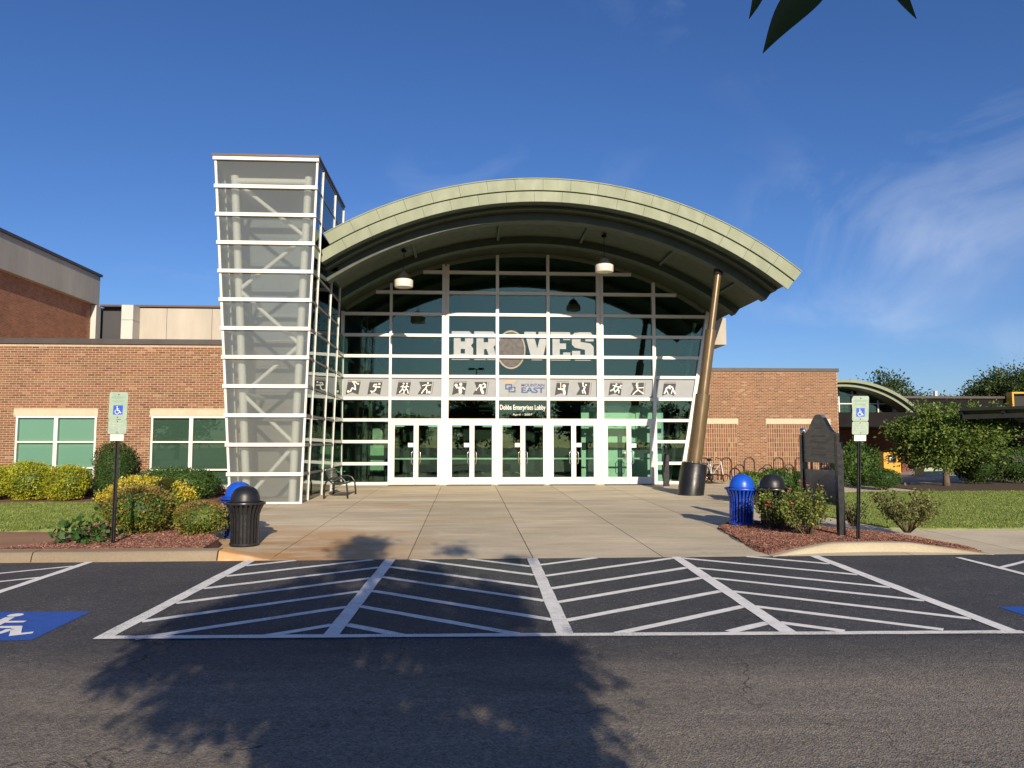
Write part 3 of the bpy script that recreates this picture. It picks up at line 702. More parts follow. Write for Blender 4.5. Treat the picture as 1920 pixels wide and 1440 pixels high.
window(bw, *w2, LY, (0.80, 1.62), -8.17, ('blind_dark', 'blind_dark'))
MB().box(XL0, XL1+.05, LY-0.06, LY+0.45, ZT+.002, 4.68).build('coping', 'coping_dark', bw)
MB().box(XL0, -7, LY+3, LY+3.1, -0.1, 4.3).build('inner_wall', 'interior_wall', bw)

RY = 33.0
br = empty('brick_wing', (13, RY, 0), 'red brick wing behind the bike racks, with panels of upright bricks under cream lintels', 'building', 'brick wings')
wr = MB(); wr.box(8.6, 16.35, RY, RY+0.3, -0.3, 4.73); wr.box(16.05, 16.35, RY+0.3, 46, -0.3, 4.73); wr.box(8.6, 16.05, RY+0.31, 46, 4.5, 4.6)
wallR = wr.build('wall', 'mortar', br)
sol = [(8.62, 11.78, -0.0, 2.43), (13.12, 15.9, -0.0, 2.43)]; lr = [(8.62, 11.84, 2.43, 2.665), (13.08, 15.98, 2.43, 2.665)]
bricks(8.61, 16.34, -0.1, 4.725, RY, lr, sol, 0, wallR, lambda x, z: False)
for a in lr: MB().box(a[0], a[1], RY-0.02, RY+0.2, a[2]+.003, a[3]-.006).build('lintel', 'lintel_cast_stone', br)
MB().box(8.6, 16.42, RY-0.06, RY+0.5, 4.735, 4.89).build('coping', 'coping_dark', br)

# ------------------------------------------------------------ gymnasium behind on the left
gy = empty('gymnasium', (-24, 38, 0), 'tall brick hall with a band of pale precast panels along its top, far left', 'building')
MB().box(-40, -18.35, 26, 38.55, -0.2, 8.36).build('wall', 'far_brick_side', gy)
py = [26, 28.1, 30.2, 32.4, 34.6, 36.7, 38.62]
for i in range(6): MB().box(-18.6, -18.1, py[i]+.012, py[i+1]-.012, 8.36, 9.78).build('precast_panel', 'precast', gy)
MB().box(-40, -18.62, 26, 38.6, 8.362, 9.76).build('parapet', 'precast', gy)
MB().box(-40.1, -18.02, 25.95, 38.7, 9.785, 9.90).build('coping', 'coping_dark', gy)
bk = empty('precast_hall', (-12, 38.8, 0), 'pale precast concrete hall seen above the left brick wing', 'building')
xs = [-17.1, -14.9, -12.7, -10.5, -8.3, -6.1, -3.9]
for i in range(6): MB().box(xs[i]+.01, xs[i+1]-.01, 38.8, 39.1, -0.1, 8.28).build('precast_panel', 'precast', bk)
MB().box(-18.6, -17.12, 39.12, 39.25, -0.1, 8.32).build('recess_panel', 'slate_panel', bk)
MB().box(-18.34, -18.085, 38.3, 38.78, -0.1, 8.33).build('corner_pier', 'white_pier', bk)
p_ = MB(); p_.box(-16.75, -16.2, 38.0, 38.79, -0.1, 6.0); p_.box(-16.75, -16.2, 38.0, 38.79, 6.02, 7.55); p_.box(-16.75, -16.2, 38.0, 38.79, 7.57, 8.3); p_.build('pier', 'white_pier', bk)
MB().box(-18.1, -3.8, 38.70, 39.3, 8.335, 8.43).build('coping', 'coping_brown', bk)
MB().box(-18, -3.9, 39.15, 60, 8.0, 8.2).build('roof', 'coping_dark', bk)

# ------------------------------------------------------------ entrance lobby with arched canopy
FY = 29.85; ACX, ACZ = 2.38, -3.35; ROUT, RSOF, RBEAM, RFAS = 13.2, 12.42, 12.17, 12.5
AL, AR = math.asin((-4.40-ACX)/ROUT), R(38.4)
def al(r, x=-4.45): return math.asin((x-ACX)/r)
lob = empty('entrance_lobby', (2, FY, 0), 'glazed entrance lobby with white grid frame under a green arched canopy', 'building')
def archz(x, r=RSOF-0.04): return ACZ+math.sqrt(max(0.01, r*r-(x-ACX)**2))
def slant(z): return 8.34+0.18*z
ROWZ = [0.0, 0.81, 1.65, 2.48, 3.31, 4.17, 4.95, 5.77, 6.6, 7.46, 8.27, 9.2]
MX = [(-4.80, 0.12), (-2.95, 0.10), (-0.84, 0.27), (1.18, 0.12), (3.17, 0.12), (5.22, 0.27), (7.37, 0.13)]
for x, wd in MX:
    top = min(archz(x-wd/2), archz(x+wd/2))
    mm = MB()
    if wd > 0.2:
        mm.box(x-wd/2, x-wd/2+0.10, FY-0.10, FY+0.12, 0, top); mm.box(x+wd/2-0.10, x+wd/2, FY-0.10, FY+0.12, 0, top); mm.box(x-wd/2+0.10, x+wd/2-0.10, FY-0.04, FY+0.10, 0, top)
    else: mm.box(x-wd/2, x+wd/2, FY-0.10, FY+0.12, 0, top)
    mm.build('mullion', 'white_frame', lob)
def slx(z, o): return slant(z)+o
mm = MB(); zt = 6.95
mm.add([(slx(0, -.07), FY-.10, 0), (slx(0, .07), FY-.10, 0), (slx(0, .07), FY+.12, 0), (slx(0, -.07), FY+.12, 0), (slx(zt, -.07), FY-.10, zt), (slx(zt, .07), FY-.10, zt), (slx(zt, .07), FY+.12, zt), (slx(zt, -.07), FY+.12, zt)],
       [(0, 3, 2, 1), (4, 5, 6, 7), (0, 1, 5, 4), (1, 2, 6, 5), (2, 3, 7, 6), (3, 0, 4, 7)]); mm.build('slanted_mullion', 'white_frame', lob)
bayx = [(MX[i][0]+MX[i][1]/2, MX[i+1][0]-MX[i+1][1]/2) for i in range(6)]+[(MX[6][0]+MX[6][1]/2, None)]
banners = []
TR = 0.058
for bi, (xa, xb) in enumerate(bayx):
    door = 1 <= bi <= 5
    for k in range(12):
        z = ROWZ[k]
        if door and k in (0, 1, 2): continue
        x1 = xb if xb is not None else slant(z)-0.07
        # transom, shortened where the arch cuts it
        xx0, xx1 = xa, x1
        if k < 11:
            while xx0 < xx1 and archz(xx0) < z+TR: xx0 += 0.02
            while xx1 > xx0 and archz(xx1) < z+TR: xx1 -= 0.02
            if xx1-xx0 > 0.1:
                zz0, zz1 = (0.0, 0.11) if k == 0 else (z-TR, z+TR)
                MB().box(xx0, xx1, FY-0.095, FY+0.11, zz0, zz1).build('transom', 'white_frame', lob)
        if k == 11: continue
        za = (0.11 if k == 0 else z+TR) ; zb = ROWZ[k+1]-TR
        if za > max(archz(xa), archz(min(x1, 9.3)), 9.06 if xa < ACX < x1 else 0): continue
        S = 10; top = []; bot = []
        for i in range(S+1):
            t = i/S; xt = xa+((xb if xb is not None else slant(zb)-0.07)-xa)*t; xo = xa+((xb if xb is not None else slant(za)-0.07)-xa)*t
            ztp = min(zb, archz(xt)); top.append((xt, max(ztp, za))); bot.append((xo, za))
        if max(p[1] for p in top)-za < 0.05: continue
        keep = [i for i in range(S+1) if top[i][1] > za+1e-4]
        i0, i1 = max(0, keep[0]-1), min(S, keep[-1]+1)
        if all(abs(t[1]-zb) < 1e-6 for t in top): poly = [bot[0], bot[-1], top[-1], top[0]]
        else: poly = [bot[i] for i in (i0, i1)]+[top[i] for i in range(i1, i0-1, -1) if not (i in (i0, i1) and top[i][1] <= za+1e-4)]
        if k == 4: banners.append((bi, poly, za, zb)); continue
        MB().prism_y(poly, FY+0.01, FY+0.022).build('pane', 'green_glass', lob)
MB().arc(ACX, ACZ, RSOF-0.13, RSOF-0.005, math.asin((-4.74-ACX)/RSOF), math.asin((9.46-ACX)/RSOF), FY-0.09, FY+0.1, 48).build('arch_frame', 'green_bounce_lit', lob, smooth=30)
# doors
for bi in range(1, 6):
    xa, xb = bayx[bi]; zt = 2.48-TR; mid = (xa+xb)/2
    fr = MB(); fr.box(xa, xa+0.05, FY-0.07, FY+0.09, 0, zt); fr.box(xb-0.05, xb, FY-0.07, FY+0.09, 0, zt); fr.box(xa+0.05, xb-0.05, FY-0.07, FY+0.09, zt-0.055, zt)
    fr.build('door_frame', 'white_frame', lob)
    for s in (-1, 1):
        if s < 0: a, b = xa+0.054, mid-0.005
        else: a, b = mid+0.005, xb-0.054
        st, rb, rt = 0.088, 0.27, 0.085; z1 = zt-0.059; z0 = 0.012
        d = MB(); yf, yb = FY-0.05, FY+0.0
        d.box(a, a+st, yf, yb, z0, z1); d.box(b-st, b, yf, yb, z0, z1); d.box(a+st, b-st, yf, yb, z0, z0+rb); d.box(a+st, b-st, yf, yb, z1-rt, z1)
        dr = d.build('door', 'white_frame', lob)
        MB().box(a+st, b-st, yf+.02, yf+.032, z0+rb, z1-rt).build('pane', 'green_glass', dr)
        MB().box(a+st, b-st, yb+.02, yb+.06, 0.965, 1.025).build('push_bar', 'lamp_white', dr)
        hx = (b-0.06) if s < 0 else (a+0.06); h2 = hx-0.105 if s < 0 else hx+0.105
        MB().tube([(hx, yf, 0.80), (hx*.4+h2*.6, yf-.05, 0.79), (h2, yf-.06, 0.84), (h2, yf-.06, 1.22), (hx*.4+h2*.6, yf-.05, 1.27), (hx, yf, 1.26)], 0.016, 8).build('handle', 'chrome', dr, smooth=True)
        cl_ = MB(); ca = a+st+.02 if s < 0 else b-st-.36; cl_.box(ca, ca+.34, yb+.015, yb+.07, z1-rt-.06, z1-rt-.005); cl_.build('door_closer', 'lamp_white', dr)
        if s < 0 or bi == 5 or bi == 4 and s > 0:
            if bi < 5:
                nx = b-st-.215 if s < 0 else a+st+.01
                if (bi, s) not in ((4, -1),): MB().box(nx, nx+.2, yf+.012, yf+.018, 1.44, 1.60).build('notice', 'paper', dr)
            elif s > 0: MB().box(a+st+.01, a+st+.2, yf+.012, yf+.018, 1.42, 1.58).build('notice', 'paper', dr)
# grey banners with sport pictograms
bobj = {}
for bi, poly, za, zb in banners:
    bobj[bi] = MB().prism_y(poly, FY+0.0, FY+0.022).build('banner_panel', 'banner_vinyl', lob)
PY = FY-0.001
def stroke(m_, pts, wd, y, mi):
    for i in range(len(pts)-1):
        a = Vector(pts[i]); b = Vector(pts[i+1]); d = (b-a); 
        if d.length < 1e-6: continue
        d.normalize(); n_ = Vector((-d.y, d.x))*wd/2
        yy = y-0.0004*i
        m_.add([(a.x+n_.x, yy, a.y+n_.y), (b.x+n_.x, yy, b.y+n_.y), (b.x-n_.x, yy, b.y-n_.y), (a.x-n_.x, yy, a.y-n_.y)], [(0, 1, 2, 3)], mi)
        disc2(m_, b.x, b.y, wd/2, yy-0.0002, mi, 8)
    disc2(m_, pts[0][0], pts[0][1], wd/2, y+0.0002, mi, 8)
def disc2(m_, cx, cz, r_, y, mi, n=12):
    m_.add([(cx+r_*math.cos(2*math.pi*i/n), y, cz+r_*math.sin(2*math.pi*i/n)) for i in range(n)], [tuple(range(n))], mi)
FIG = {   # polylines (thickness, points) and discs (x, z, r); unit flag about 1 across
 'softball': ([(.09, [(.12, .38), (-.06, .38), (.02, .3), (.1, .1), (.12, -.12), (-.08, -.02), (-.2, -.25)]), (.07, [(.1, .36), (.28, .22)])], [(.3, .24, .05), (-.33, -.25, .08)]),
 'volley': ([(.09, [(-.05, .22), (-.12, .08), (.05, .06), (.3, .04)]), (.1, [(.05, .06), (.02, -.12), (-.1, -.25)]), (.07, [(-.1, -.25), (-.3, -.22)]), (.07, [(.0, -.18), (-.24, -.32)])], [(.06, .2, .06), (.26, .24, .07)]),
 'runners': ([(.08, [(-.05, .14), (-.1, -.08), (-.28, -.3)]), (.08, [(-.1, -.08), (.02, -.18), (.0, -.34)]), (.06, [(-.2, .06), (-.05, .14), (.04, .02)]), (.08, [(.18, .14), (.14, -.06), (.24, -.16), (.27, -.34)]), (.07, [(.14, -.06), (.04, -.2)]), (.06, [(.08, .04), (.18, .14), (.32, .06)])], [(-.02, .27, .06), (.2, .27, .06)]),
 'soccer': ([(.09, [(.1, .16), (.0, -.04), (-.12, -.16), (-.24, -.34)]), (.08, [(.0, -.04), (.1, -.14), (.08, -.34)]), (.06, [(-.2, .14), (.0, .2), (.16, .16), (.36, .2)])], [(.16, .3, .065), (.24, -.28, .085)]),
 'pitcher': ([(.24, [(.03, .0), (.04, -.26)]), (.11, [(-.2, .02), (-.02, .04), (.18, .04), (.3, -.06)]), (.1, [(-.2, .02), (-.26, .16)])], [(.06, .24, .1), (-.24, .18, .1)]),
 'golf': ([(.2, [(.04, -.06), (.14, -.3)]), (.1, [(.02, .02), (.28, .06), (.3, .22), (.2, .3)]), (.04, [(.2, .28), (-.14, .06), (-.28, -.1)])], [(-.02, .16, .1), (.2, .3, .05), (-.28, -.12, .04)]),
 'catch': ([(.2, [(.1, -.08), (.14, -.32)]), (.1, [(-.26, -.02), (-.05, -.06), (.14, .0)]), (.05, [(-.1, .36), (-.1, .02)])], [(.12, .16, .11)]),
 'basket': ([(.12, [(.06, .1), (.0, -.08)]), (.08, [(.0, -.08), (-.1, -.14), (-.06, -.3)]), (.08, [(.02, -.08), (.1, -.34)]), (.07, [(.06, .12), (-.06, .16), (-.06, .28)])], [(.14, .24, .06), (-.06, .34, .06)]),
 'sprint': ([(.09, [(-.02, .18), (-.14, -.02), (-.34, -.14)]), (.07, [(-.14, -.02), (-.06, -.24)]), (.06, [(-.2, .22), (-.02, .18), (.1, .1)]), (.09, [(.24, .12), (.12, -.06), (-.04, -.2)]), (.07, [(.12, -.06), (.22, -.14), (.18, -.28)]), (.06, [(.08, .14), (.24, .12), (.36, .02)])], [(.04, .28, .06), (.34, .2, .06)]),
 'reach': ([(.1, [(-.06, .14), (.02, -.08)]), (.08, [(.02, -.08), (-.18, -.22), (-.32, -.38)]), (.08, [(.02, -.08), (.2, -.2), (.38, -.32)]), (.07, [(-.06, .12), (.1, .06), (.38, .08)]), (.05, [(-.12, .2), (-.08, .36), (.04, .38)])], [(-.02, .22, .065)]),
 'wrestle': ([(.11, [(-.06, .14), (-.2, .04), (-.24, -.1), (-.34, -.3)]), (.08, [(-.2, -.06), (-.1, -.3)]), (.07, [(-.06, .12), (.06, .0)]), (.11, [(.04, .18), (.2, .1), (.26, -.08), (.36, -.3)]), (.08, [(.2, -.04), (.12, -.3)])], [(.0, .18, .06), (.0, .06, .06)])}
def picto(name, x, bi, side):
    z = (ROWZ[4]+ROWZ[5])/2-0.015; s = 0.60; m_ = MB(); k = 0.065
    if not side:
        P = [(-.39+k, .40), (.43+k, .40), (.36, .0), (.29, -.46), (-.02, -.30), (-.53, -.46)]
        P = [(-.40, .36), (.42, .36), (.28, -.46), (-.10, -.31), (-.53, -.46)]
        bar_ = [(-.40, .46), (.44, .46), (.435, .42), (-.405, .42)]
    else:
        P = [(-.44, .40), (.40, .40), (.28, -.42), (-.54, -.42), (-.30, .0)]
        bar_ = [(.47, .40), (.51, .40), (.39, -.42), (.35, -.42)]
    m_.add([(x+a*s, PY-.0008, z+b*s) for a, b in P], [tuple(range(len(P)))], 0)
    m_.add([(x+a*s, PY-.0008, z+b*s) for a, b in bar_], [(0, 1, 2, 3)], 2)
    st, ds = FIG[name]
    for i, (wd, pts) in enumerate(st): stroke(m_, [(x+(a-.03)*s, z+b*s) for a, b in pts], wd*s*.85, PY-.0025-.003*i, 1)
    for i, (a, b, r_) in enumerate(ds): disc2(m_, x+(a-.03)*s, z+b*s, r_*s, PY-.0022-.0005*i, 1)
    m_.build('sport_flag', ['flag_charcoal', 'print_white', 'flag_brown'], bobj[bi], fix=False)
def fx(px): return (px-875.2)*0.02073+0.02
for nm, px, bi, sd_ in (('softball', 665, 0, 0), ('volley', 705, 0, 0), ('runners', 758, 1, 0), ('soccer', 798, 1, 1), ('pitcher', 862, 2, 0), ('golf', 901, 2, 1),
                        ('catch', 1055, 4, 0), ('basket', 1096, 4, 1), ('sprint', 1157, 5, 0), ('reach', 1199, 5, 1), ('wrestle', 1260, 6, 0)): picto(nm, fx(px), bi, sd_)
# conference logo: two interlocked letters, a diagonal shaft and an orange streak, with its name
zc = (ROWZ[4]+ROWZ[5])/2
lg = MB()
def cshape(m_, x0, x1, z0, z1, t, y, mi):
    q = 0.06
    for i, pts in enumerate(([(x1, z1-t/2-.06), (x1, z1-t/2), (x0+t/2, z1-t/2), (x0+t/2, z0+t/2), (x1, z0+t/2), (x1, z0+t/2+.06)],)):
        stroke(m_, pts, t, y, mi)
cshape(lg, 1.49, 1.74, zc-.07, zc+.15, .055, PY-.003, 0); cshape(lg, 1.62, 1.87, zc-.18, zc+.05, .055, PY-.007, 0)
stroke(lg, [(1.60, zc-.30), (1.97, zc+.30)], .022, PY-.011, 1)
lg.add([(1.30, PY-.002, zc+.17), (1.62, PY-.002, zc+.20), (1.86, PY-.002, zc+.25), (1.92, PY-.002, zc+.30), (1.60, PY-.002, zc+.28), (1.48, PY-.002, zc+.22)], [(0, 1, 2, 3, 4, 5)], 2)
lg.build('logo', ['print_navy', 'print_grey', 'print_orange'], bobj[3], fix=False)
text('lettering', 'MOUNTAIN', 2.12, 3.03, zc+.05, zc+.17, PY-.002, 'print_navy', bobj[3], 0.035)
text('lettering', 'EAST', 2.12, 3.03, zc-.20, zc+.025, PY-.002, 'print_navy', bobj[3], 0.035)
text('lettering', 'Dobbs Enterprises Lobby', 1.29, 3.07, 2.83, 3.08, FY+0.006, 'print_white', lob, 0.012)['label'] = 'white lettering on the glass above the middle doors'
text('lettering', 'April - 2007', 1.78, 2.55, 2.64, 2.74, FY+0.006, 'print_white', lob)
# big slab letters on the glass
LET = {'B': (-0.60, 0.24, [[(0, 0), (.82, 0), (1, .14), (1, .40), (.90, .5), (1, .6), (1, .86), (.82, 1), (0, 1), (0, .82), (.1, .82), (.1, .18), (0, .18)], [(.42, .22), (.62, .22), (.62, .38), (.42, .38)], [(.42, .64), (.62, .64), (.62, .80), (.42, .80)]]),
       'R': (0.28, 1.16, [[(0, 0), (.52, 0), (.52, .17), (.44, .17), (.44, .38), (.55, .38), (.64, .17), (.58, .17), (.58, 0), (1.02, 0), (1.02, .17), (.96, .17), (.86, .46), (1, .58), (1, .86), (.84, 1), (0, 1), (0, .82), (.1, .82), (.1, .17), (0, .17)], [(.42, .62), (.62, .62), (.62, .80), (.42, .80)]]),
       'V': (2.24, 3.22, [[(0, 1), (.47, 1), (.47, .83), (.40, .83), (.52, .42), (.64, .83), (.57, .83), (.57, 1), (1.0, 1), (1.0, .83), (.95, .83), (.72, 0), (.30, 0), (.06, .83), (0, .83)]]),
       'E': (3.27, 4.08, [[(0, 0), (.97, 0), (.97, .28), (.62, .28), (.62, .20), (.45, .20), (.45, .40), (.76, .40), (.76, .60), (.45, .60), (.45, .80), (.62, .80), (.62, .72), (.97, .72), (.97, 1), (0, 1), (0, .83), (.1, .83), (.1, .17), (0, .17)]]),
       'S': (4.12, 4.98, [[(0, .34), (0, .12), (.14, 0), (.86, 0), (1, .12), (1, .48), (.86, .60), (.40, .66), (.40, .80), (.62, .80), (.62, .68), (1, .68), (1, .88), (.86, 1), (.14, 1), (0, .88), (0, .56), (.14, .45), (.60, .38), (.60, .20), (.38, .20), (.38, .34)]])}
for k, (x0, x1, sp) in LET.items():
    o = flat2d('letter', [[(x0+(x1-x0)*a, 4.83+1.12*b) for a, b in s] for s in sp], 'letter_vinyl', lob, FY+0.006); o['label'] = 'pale slab letter '+k+' on the upper glass'
dec = flat2d('plain_decal', [[(1.72+0.50*math.cos(a), 5.24+math.sin(a)*0.68) for a in [2*math.pi*i/40 for i in range(40)]]], 'decal_dark', lob, FY+0.0045)
dec['label'] = 'plain dark oval decal between the letters R and V'
flat2d('decal_rim', [[(1.72+0.57*math.cos(a), 5.24+0.76*math.sin(a)) for a in [2*math.pi*i/40 for i in range(40)]], [(1.72+0.515*math.cos(a), 5.24+0.695*math.sin(a)) for a in [2*math.pi*i/40 for i in range(40)]]], 'decal_tan', dec, FY+0.0035)
# canopy: two-tier fascia of sheet panels, soffit, two curved beams
cn = MB().arc(ACX, ACZ, 12.84, ROUT-0.012, AL, AR, 23.50, 41.5, 64).build('roof', 'green_metal', lob, smooth=30)
nP = 18
for i in range(nP):
    a0 = AL+(AR-AL)*i/nP; a1 = AL+(AR-AL)*(i+1)/nP; g = 0.0003
    MB().arc(ACX, ACZ, 12.845, ROUT, a0+g, a1-g, 23.455, 23.497, 4).build('fascia_panel', 'green_metal', cn)
    b0 = al(RFAS)+(AR-al(RFAS))*i/nP; b1 = al(RFAS)+(AR-al(RFAS))*(i+1)/nP
    MB().arc(ACX, ACZ, RFAS, 12.825, b0+g, b1-g, 23.52, 23.56, 4).build('fascia_panel', 'green_metal', cn)
MB().arc(ACX, ACZ, ROUT+.002, ROUT+.03, AL, AR, 23.43, 41.5, 64).build('roof_edge', 'green_metal', cn, smooth=30)
AR2 = R(37.6)
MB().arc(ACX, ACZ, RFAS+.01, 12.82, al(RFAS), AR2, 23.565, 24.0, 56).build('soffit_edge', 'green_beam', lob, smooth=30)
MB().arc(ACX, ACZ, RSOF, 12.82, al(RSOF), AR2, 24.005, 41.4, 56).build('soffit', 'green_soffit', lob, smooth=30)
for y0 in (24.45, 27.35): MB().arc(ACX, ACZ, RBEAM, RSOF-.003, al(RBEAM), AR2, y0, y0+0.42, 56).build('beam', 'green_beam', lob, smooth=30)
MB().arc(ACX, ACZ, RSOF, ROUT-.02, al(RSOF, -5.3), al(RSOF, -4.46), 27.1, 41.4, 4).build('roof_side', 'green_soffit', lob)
for a in (-20, -6, 8, 22, 33):
    a = R(a); x = ACX+(RSOF-.06)*math.sin(a); z = ACZ+(RSOF-.06)*math.cos(a)
    MB().bar((x, 24.88, z), (x, 27.34, z), 0.10, 0.11, up=(math.sin(a), 0, math.cos(a))).build('purlin', 'green_beam', lob)
# leaning bronze column in its black base
c0 = Vector((7.24, 24.7, -0.09)); c1 = Vector((8.31, 24.7, 7.30)); cdv = (c1-c0)
def cp(z): return c0+cdv*((z-c0.z)/cdv.z)
colm = MB().tube([cp(0.9), cp(3.17), cp(3.175)], [0.235, 0.235, 0.20], 32).tube([cp(3.17), cp(5.30), cp(5.31)], [0.175, 0.175, 0.15], 32).tube([cp(5.30), cp(7.2)], 0.115, 32).build('column', 'bronze_paint', lob, smooth=40)
MB().tube([cp(7.15), cp(7.38)], 0.15, 16).build('cap_plate', 'dark_inner', colm, smooth=40)
MB().tube([cp(-0.15), cp(0.90), cp(0.94)], [0.42, 0.41, 0.38], 32).build('base', 'black_rubber', colm, smooth=40)
for k in range(8):
    a = 2*math.pi*k/8+.3; p = cp(0.93)+Vector((0.33*math.cos(a), 0.33*math.sin(a), 0)); MB().tube([p, p+Vector((0, 0, .09))], 0.018, 6).build('anchor_bolt', 'chrome', colm)
# lobby interior
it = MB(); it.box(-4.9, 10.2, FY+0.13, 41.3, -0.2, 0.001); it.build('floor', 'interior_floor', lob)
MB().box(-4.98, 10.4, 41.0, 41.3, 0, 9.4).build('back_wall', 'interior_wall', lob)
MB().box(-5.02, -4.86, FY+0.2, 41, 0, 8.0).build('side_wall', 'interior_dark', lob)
MB().box(-4.8, 0.6, 37.2, 37.4, 3.9, 5.7).build('balcony_front', 'beige_wall', lob)
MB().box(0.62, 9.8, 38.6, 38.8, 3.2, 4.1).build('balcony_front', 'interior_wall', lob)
b_ = MB(); b_.box(4.62, 6.72, 30.9, 31.05, 0.0, 3.12); b_.box(6.86, 7.9, 30.9, 31.05, 0, 3.12); b_.box(6.72, 6.86, 30.98, 31.05, 0, 3.12)
b_.build('ticket_booth', 'interior_pale', lob)
MB().box(4.64, 7.88, 30.87, 30.898, 1.32, 1.62).build('booth_window', 'interior_dark', lob)
for x, y in ((-4.1, 31.4), (-3.3, 32.6), (-4.2, 34.0), (-2.6, 34.5)): MB().box(x-.08, x+.08, y-.08, y+.08, 0.002, 7.0).build('post', 'interior_dark', lob)
tr_ = MB(); tr_.bar((-4.2, 31.5, 4.5), (-3.3, 32.6, 6.0), .1, .1); tr_.bar((-4.2, 31.5, 6.0), (-3.3, 32.6, 4.5), .1, .1); tr_.bar((-4.7, 31.45, 5.2), (-2.6, 32.7, 5.2), .1, .1); tr_.build('brace', 'interior_dark', lob)
for x0 in (-1.6, 1.4, 4.4): MB().box(x0, x0+1.5, 36.2, 36.5, 6.4, 6.5).build('ceiling_light', 'lamp_white', lob)
MB().box(-3.9, -3.35, 31.6, 31.66, 0.5, 1.5).build('poster_stand', 'pale_green_box', lob)
MB().box(-2.6, 2.0, 35, 35.9, 0.002, 1.05).build('counter', 'interior_wall', lob)
MB().box(7.95, 10.0, 32.6, 32.75, 2.9, 7.6).build('sky_blocker', 'interior_dark', lob)  # added dark panel, hides the bright sky behind the right bay glass
# slanted glass return on the right
sr = MB()
for y0, y1 in ((FY+0.2, 31.4), (31.5, RY-0.02)):
    g_ = MB(); g_.add([(slant(0.1), y0, 0.1), (slant(0.1), y1, 0.1), (slant(6.4), y1, 6.4), (slant(6.4), y0, 6.4), (slant(0.1)+.012, y0, 0.1), (slant(0.1)+.012, y1, 0.1), (slant(6.4)+.012, y1, 6.4), (slant(6.4)+.012, y0, 6.4)],
        [(0, 1, 2, 3), (7, 6, 5, 4), (0, 4, 5, 1), (1, 5, 6, 2), (2, 6, 7, 3), (3, 7, 4, 0)]); g_.build('side_pane', 'green_glass', lob)
for y in (31.45, 32.9): MB().bar((slant(0)+.006, y, 0), (slant(6.6)+.006, y, 6.6), .09, .12, up=(1, 0, 0)).build('side_mullion', 'white_frame', lob)
for z in ROWZ[1:8]: MB().box(slant(z)-.04, slant(z)+.06, FY+0.13, RY-.02, z-.05, z+.05).build('side_transom', 'white_frame', lob)
# glass return on the left between tower and front
for k in range(8):
    if k == 7: continue
    MB().box(-4.77, -4.757, 27.2, FY-0.105, ROWZ[k]+.06, ROWZ[k+1]-.06).build('side_pane', 'green_glass', lob)
    MB().box(-4.80, -4.72, 27.15, FY-0.105, ROWZ[k]-(.0 if k == 0 else .055), ROWZ[k]+.055).build('side_transom', 'white_frame', lob)
MB().box(10.05, 10.62, 30.75, 32.8, 5.62, 6.72).build('precast_block', 'precast', lob)
# thresholds / mats
for bi in range(1, 6):
    xa, xb = bayx[bi]; MB().box(xa-.05, xb-.18, FY-0.62, FY-0.11, gz(FY)-.02, 0.010).build('door_mat', 'interior_dark', lob)
# pendant lamps
for x, z, lb in ((-2.16, 6.87, 'white pendant lamp hanging under the canopy on the tower side'), (4.73, 7.48, 'white pendant lamp hanging under the canopy on the column side')):
    t = empty('pendant_lamp', (x, 26.0, z), lb, 'lamp', 'pendant lamps under the canopy')
    MB().lathe([(0.30, 0.0), (0.315, 0.02), (0.315, 0.24), (0.27, 0.27), (0.12, 0.30)], 28, (x, 26, z)).build('shade', 'lamp_white', t, smooth=40)
    MB().lathe([(0.02, 0.02), (0.30, 0.02)], 28, (x, 26, z)).build('lens', 'lamp_white', t)
    MB().lathe([(0.25, 0.275), (0.15, 0.46), (0.06, 0.52), (0.03, 0.56)], 20, (x, 26, z)).build('reflector_cone', 'black_metal', t, smooth=40)
    MB().tube([(x, 26, z+.5), (x, 26, archz(x, RSOF)+.0)], 0.014, 8).build('rod', 'black_metal', t)
    MB().lathe([(0.09, 0), (0.09, 0.06), (0.02, 0.10)], 14, (x, 26, archz(x, RSOF)-.11)).build('canopy_cup', 'black_metal', t, smooth=40)

# ------------------------------------------------------------ glass tower
TY = 22.3; TB = 27.0; tz0, tz1 = -0.12, 9.86; NR = 12
tw = empty('glass_tower', (-5.6, 24.6, -0.1), 'tall frosted glass tower with white horizontal bars and steel bracing inside, flaring outwards', 'tower')
def txl(z): return -6.67-0.0697*(z+0.08)
def txr(z): return -4.66+0.0285*(z+0.08)
def lerp_box(name, x0f, x1f, y0, y1, z0, z1, mat, parent=None):
    m_ = MB().add([(x0f(z0), y0, z0), (x1f(z0), y0, z0), (x1f(z0), y1, z0), (x0f(z0), y1, z0), (x0f(z1), y0, z1), (x1f(z1), y0, z1), (x1f(z1), y1, z1), (x0f(z1), y1, z1)],
               [(0, 3, 2, 1), (4, 5, 6, 7), (0, 1, 5, 4), (1, 2, 6, 5), (2, 3, 7, 6), (3, 0, 4, 7)])
    if mat == 'frosted_glass':
        m_.m = [1]*6; m_.m[5 if x1f(z0)-x0f(z0) < 0.1 else 2] = 0; mat = ['frosted_glass', 'clear_glass']
    return m_.build(name, mat, parent or tw)
TZ = [tz0+(tz1-tz0)*k/NR for k in range(NR+1)]
for k in range(NR):
    a, b = TZ[k]+.055, TZ[k+1]-.055
    lerp_box('frosted_pane', lambda z: txl(z)+.05, lambda z: txr(z)-.05, TY, TY+.014, a, b, 'frosted_glass')
    lerp_box('side_pane', lambda z: txl(z)+.0, lambda z: txl(z)+.014, TY+.09, TB-.05, a, b, 'frosted_glass')
    ys = [TY+.07, 23.14, 25.32, TB]
    for i in range(3):
        lerp_box('side_pane', lambda z: txr(z)-.02, lambda z: txr(z)-.006, ys[i]+.03, ys[i+1]-.03, a, b, 'tower_side_glass')
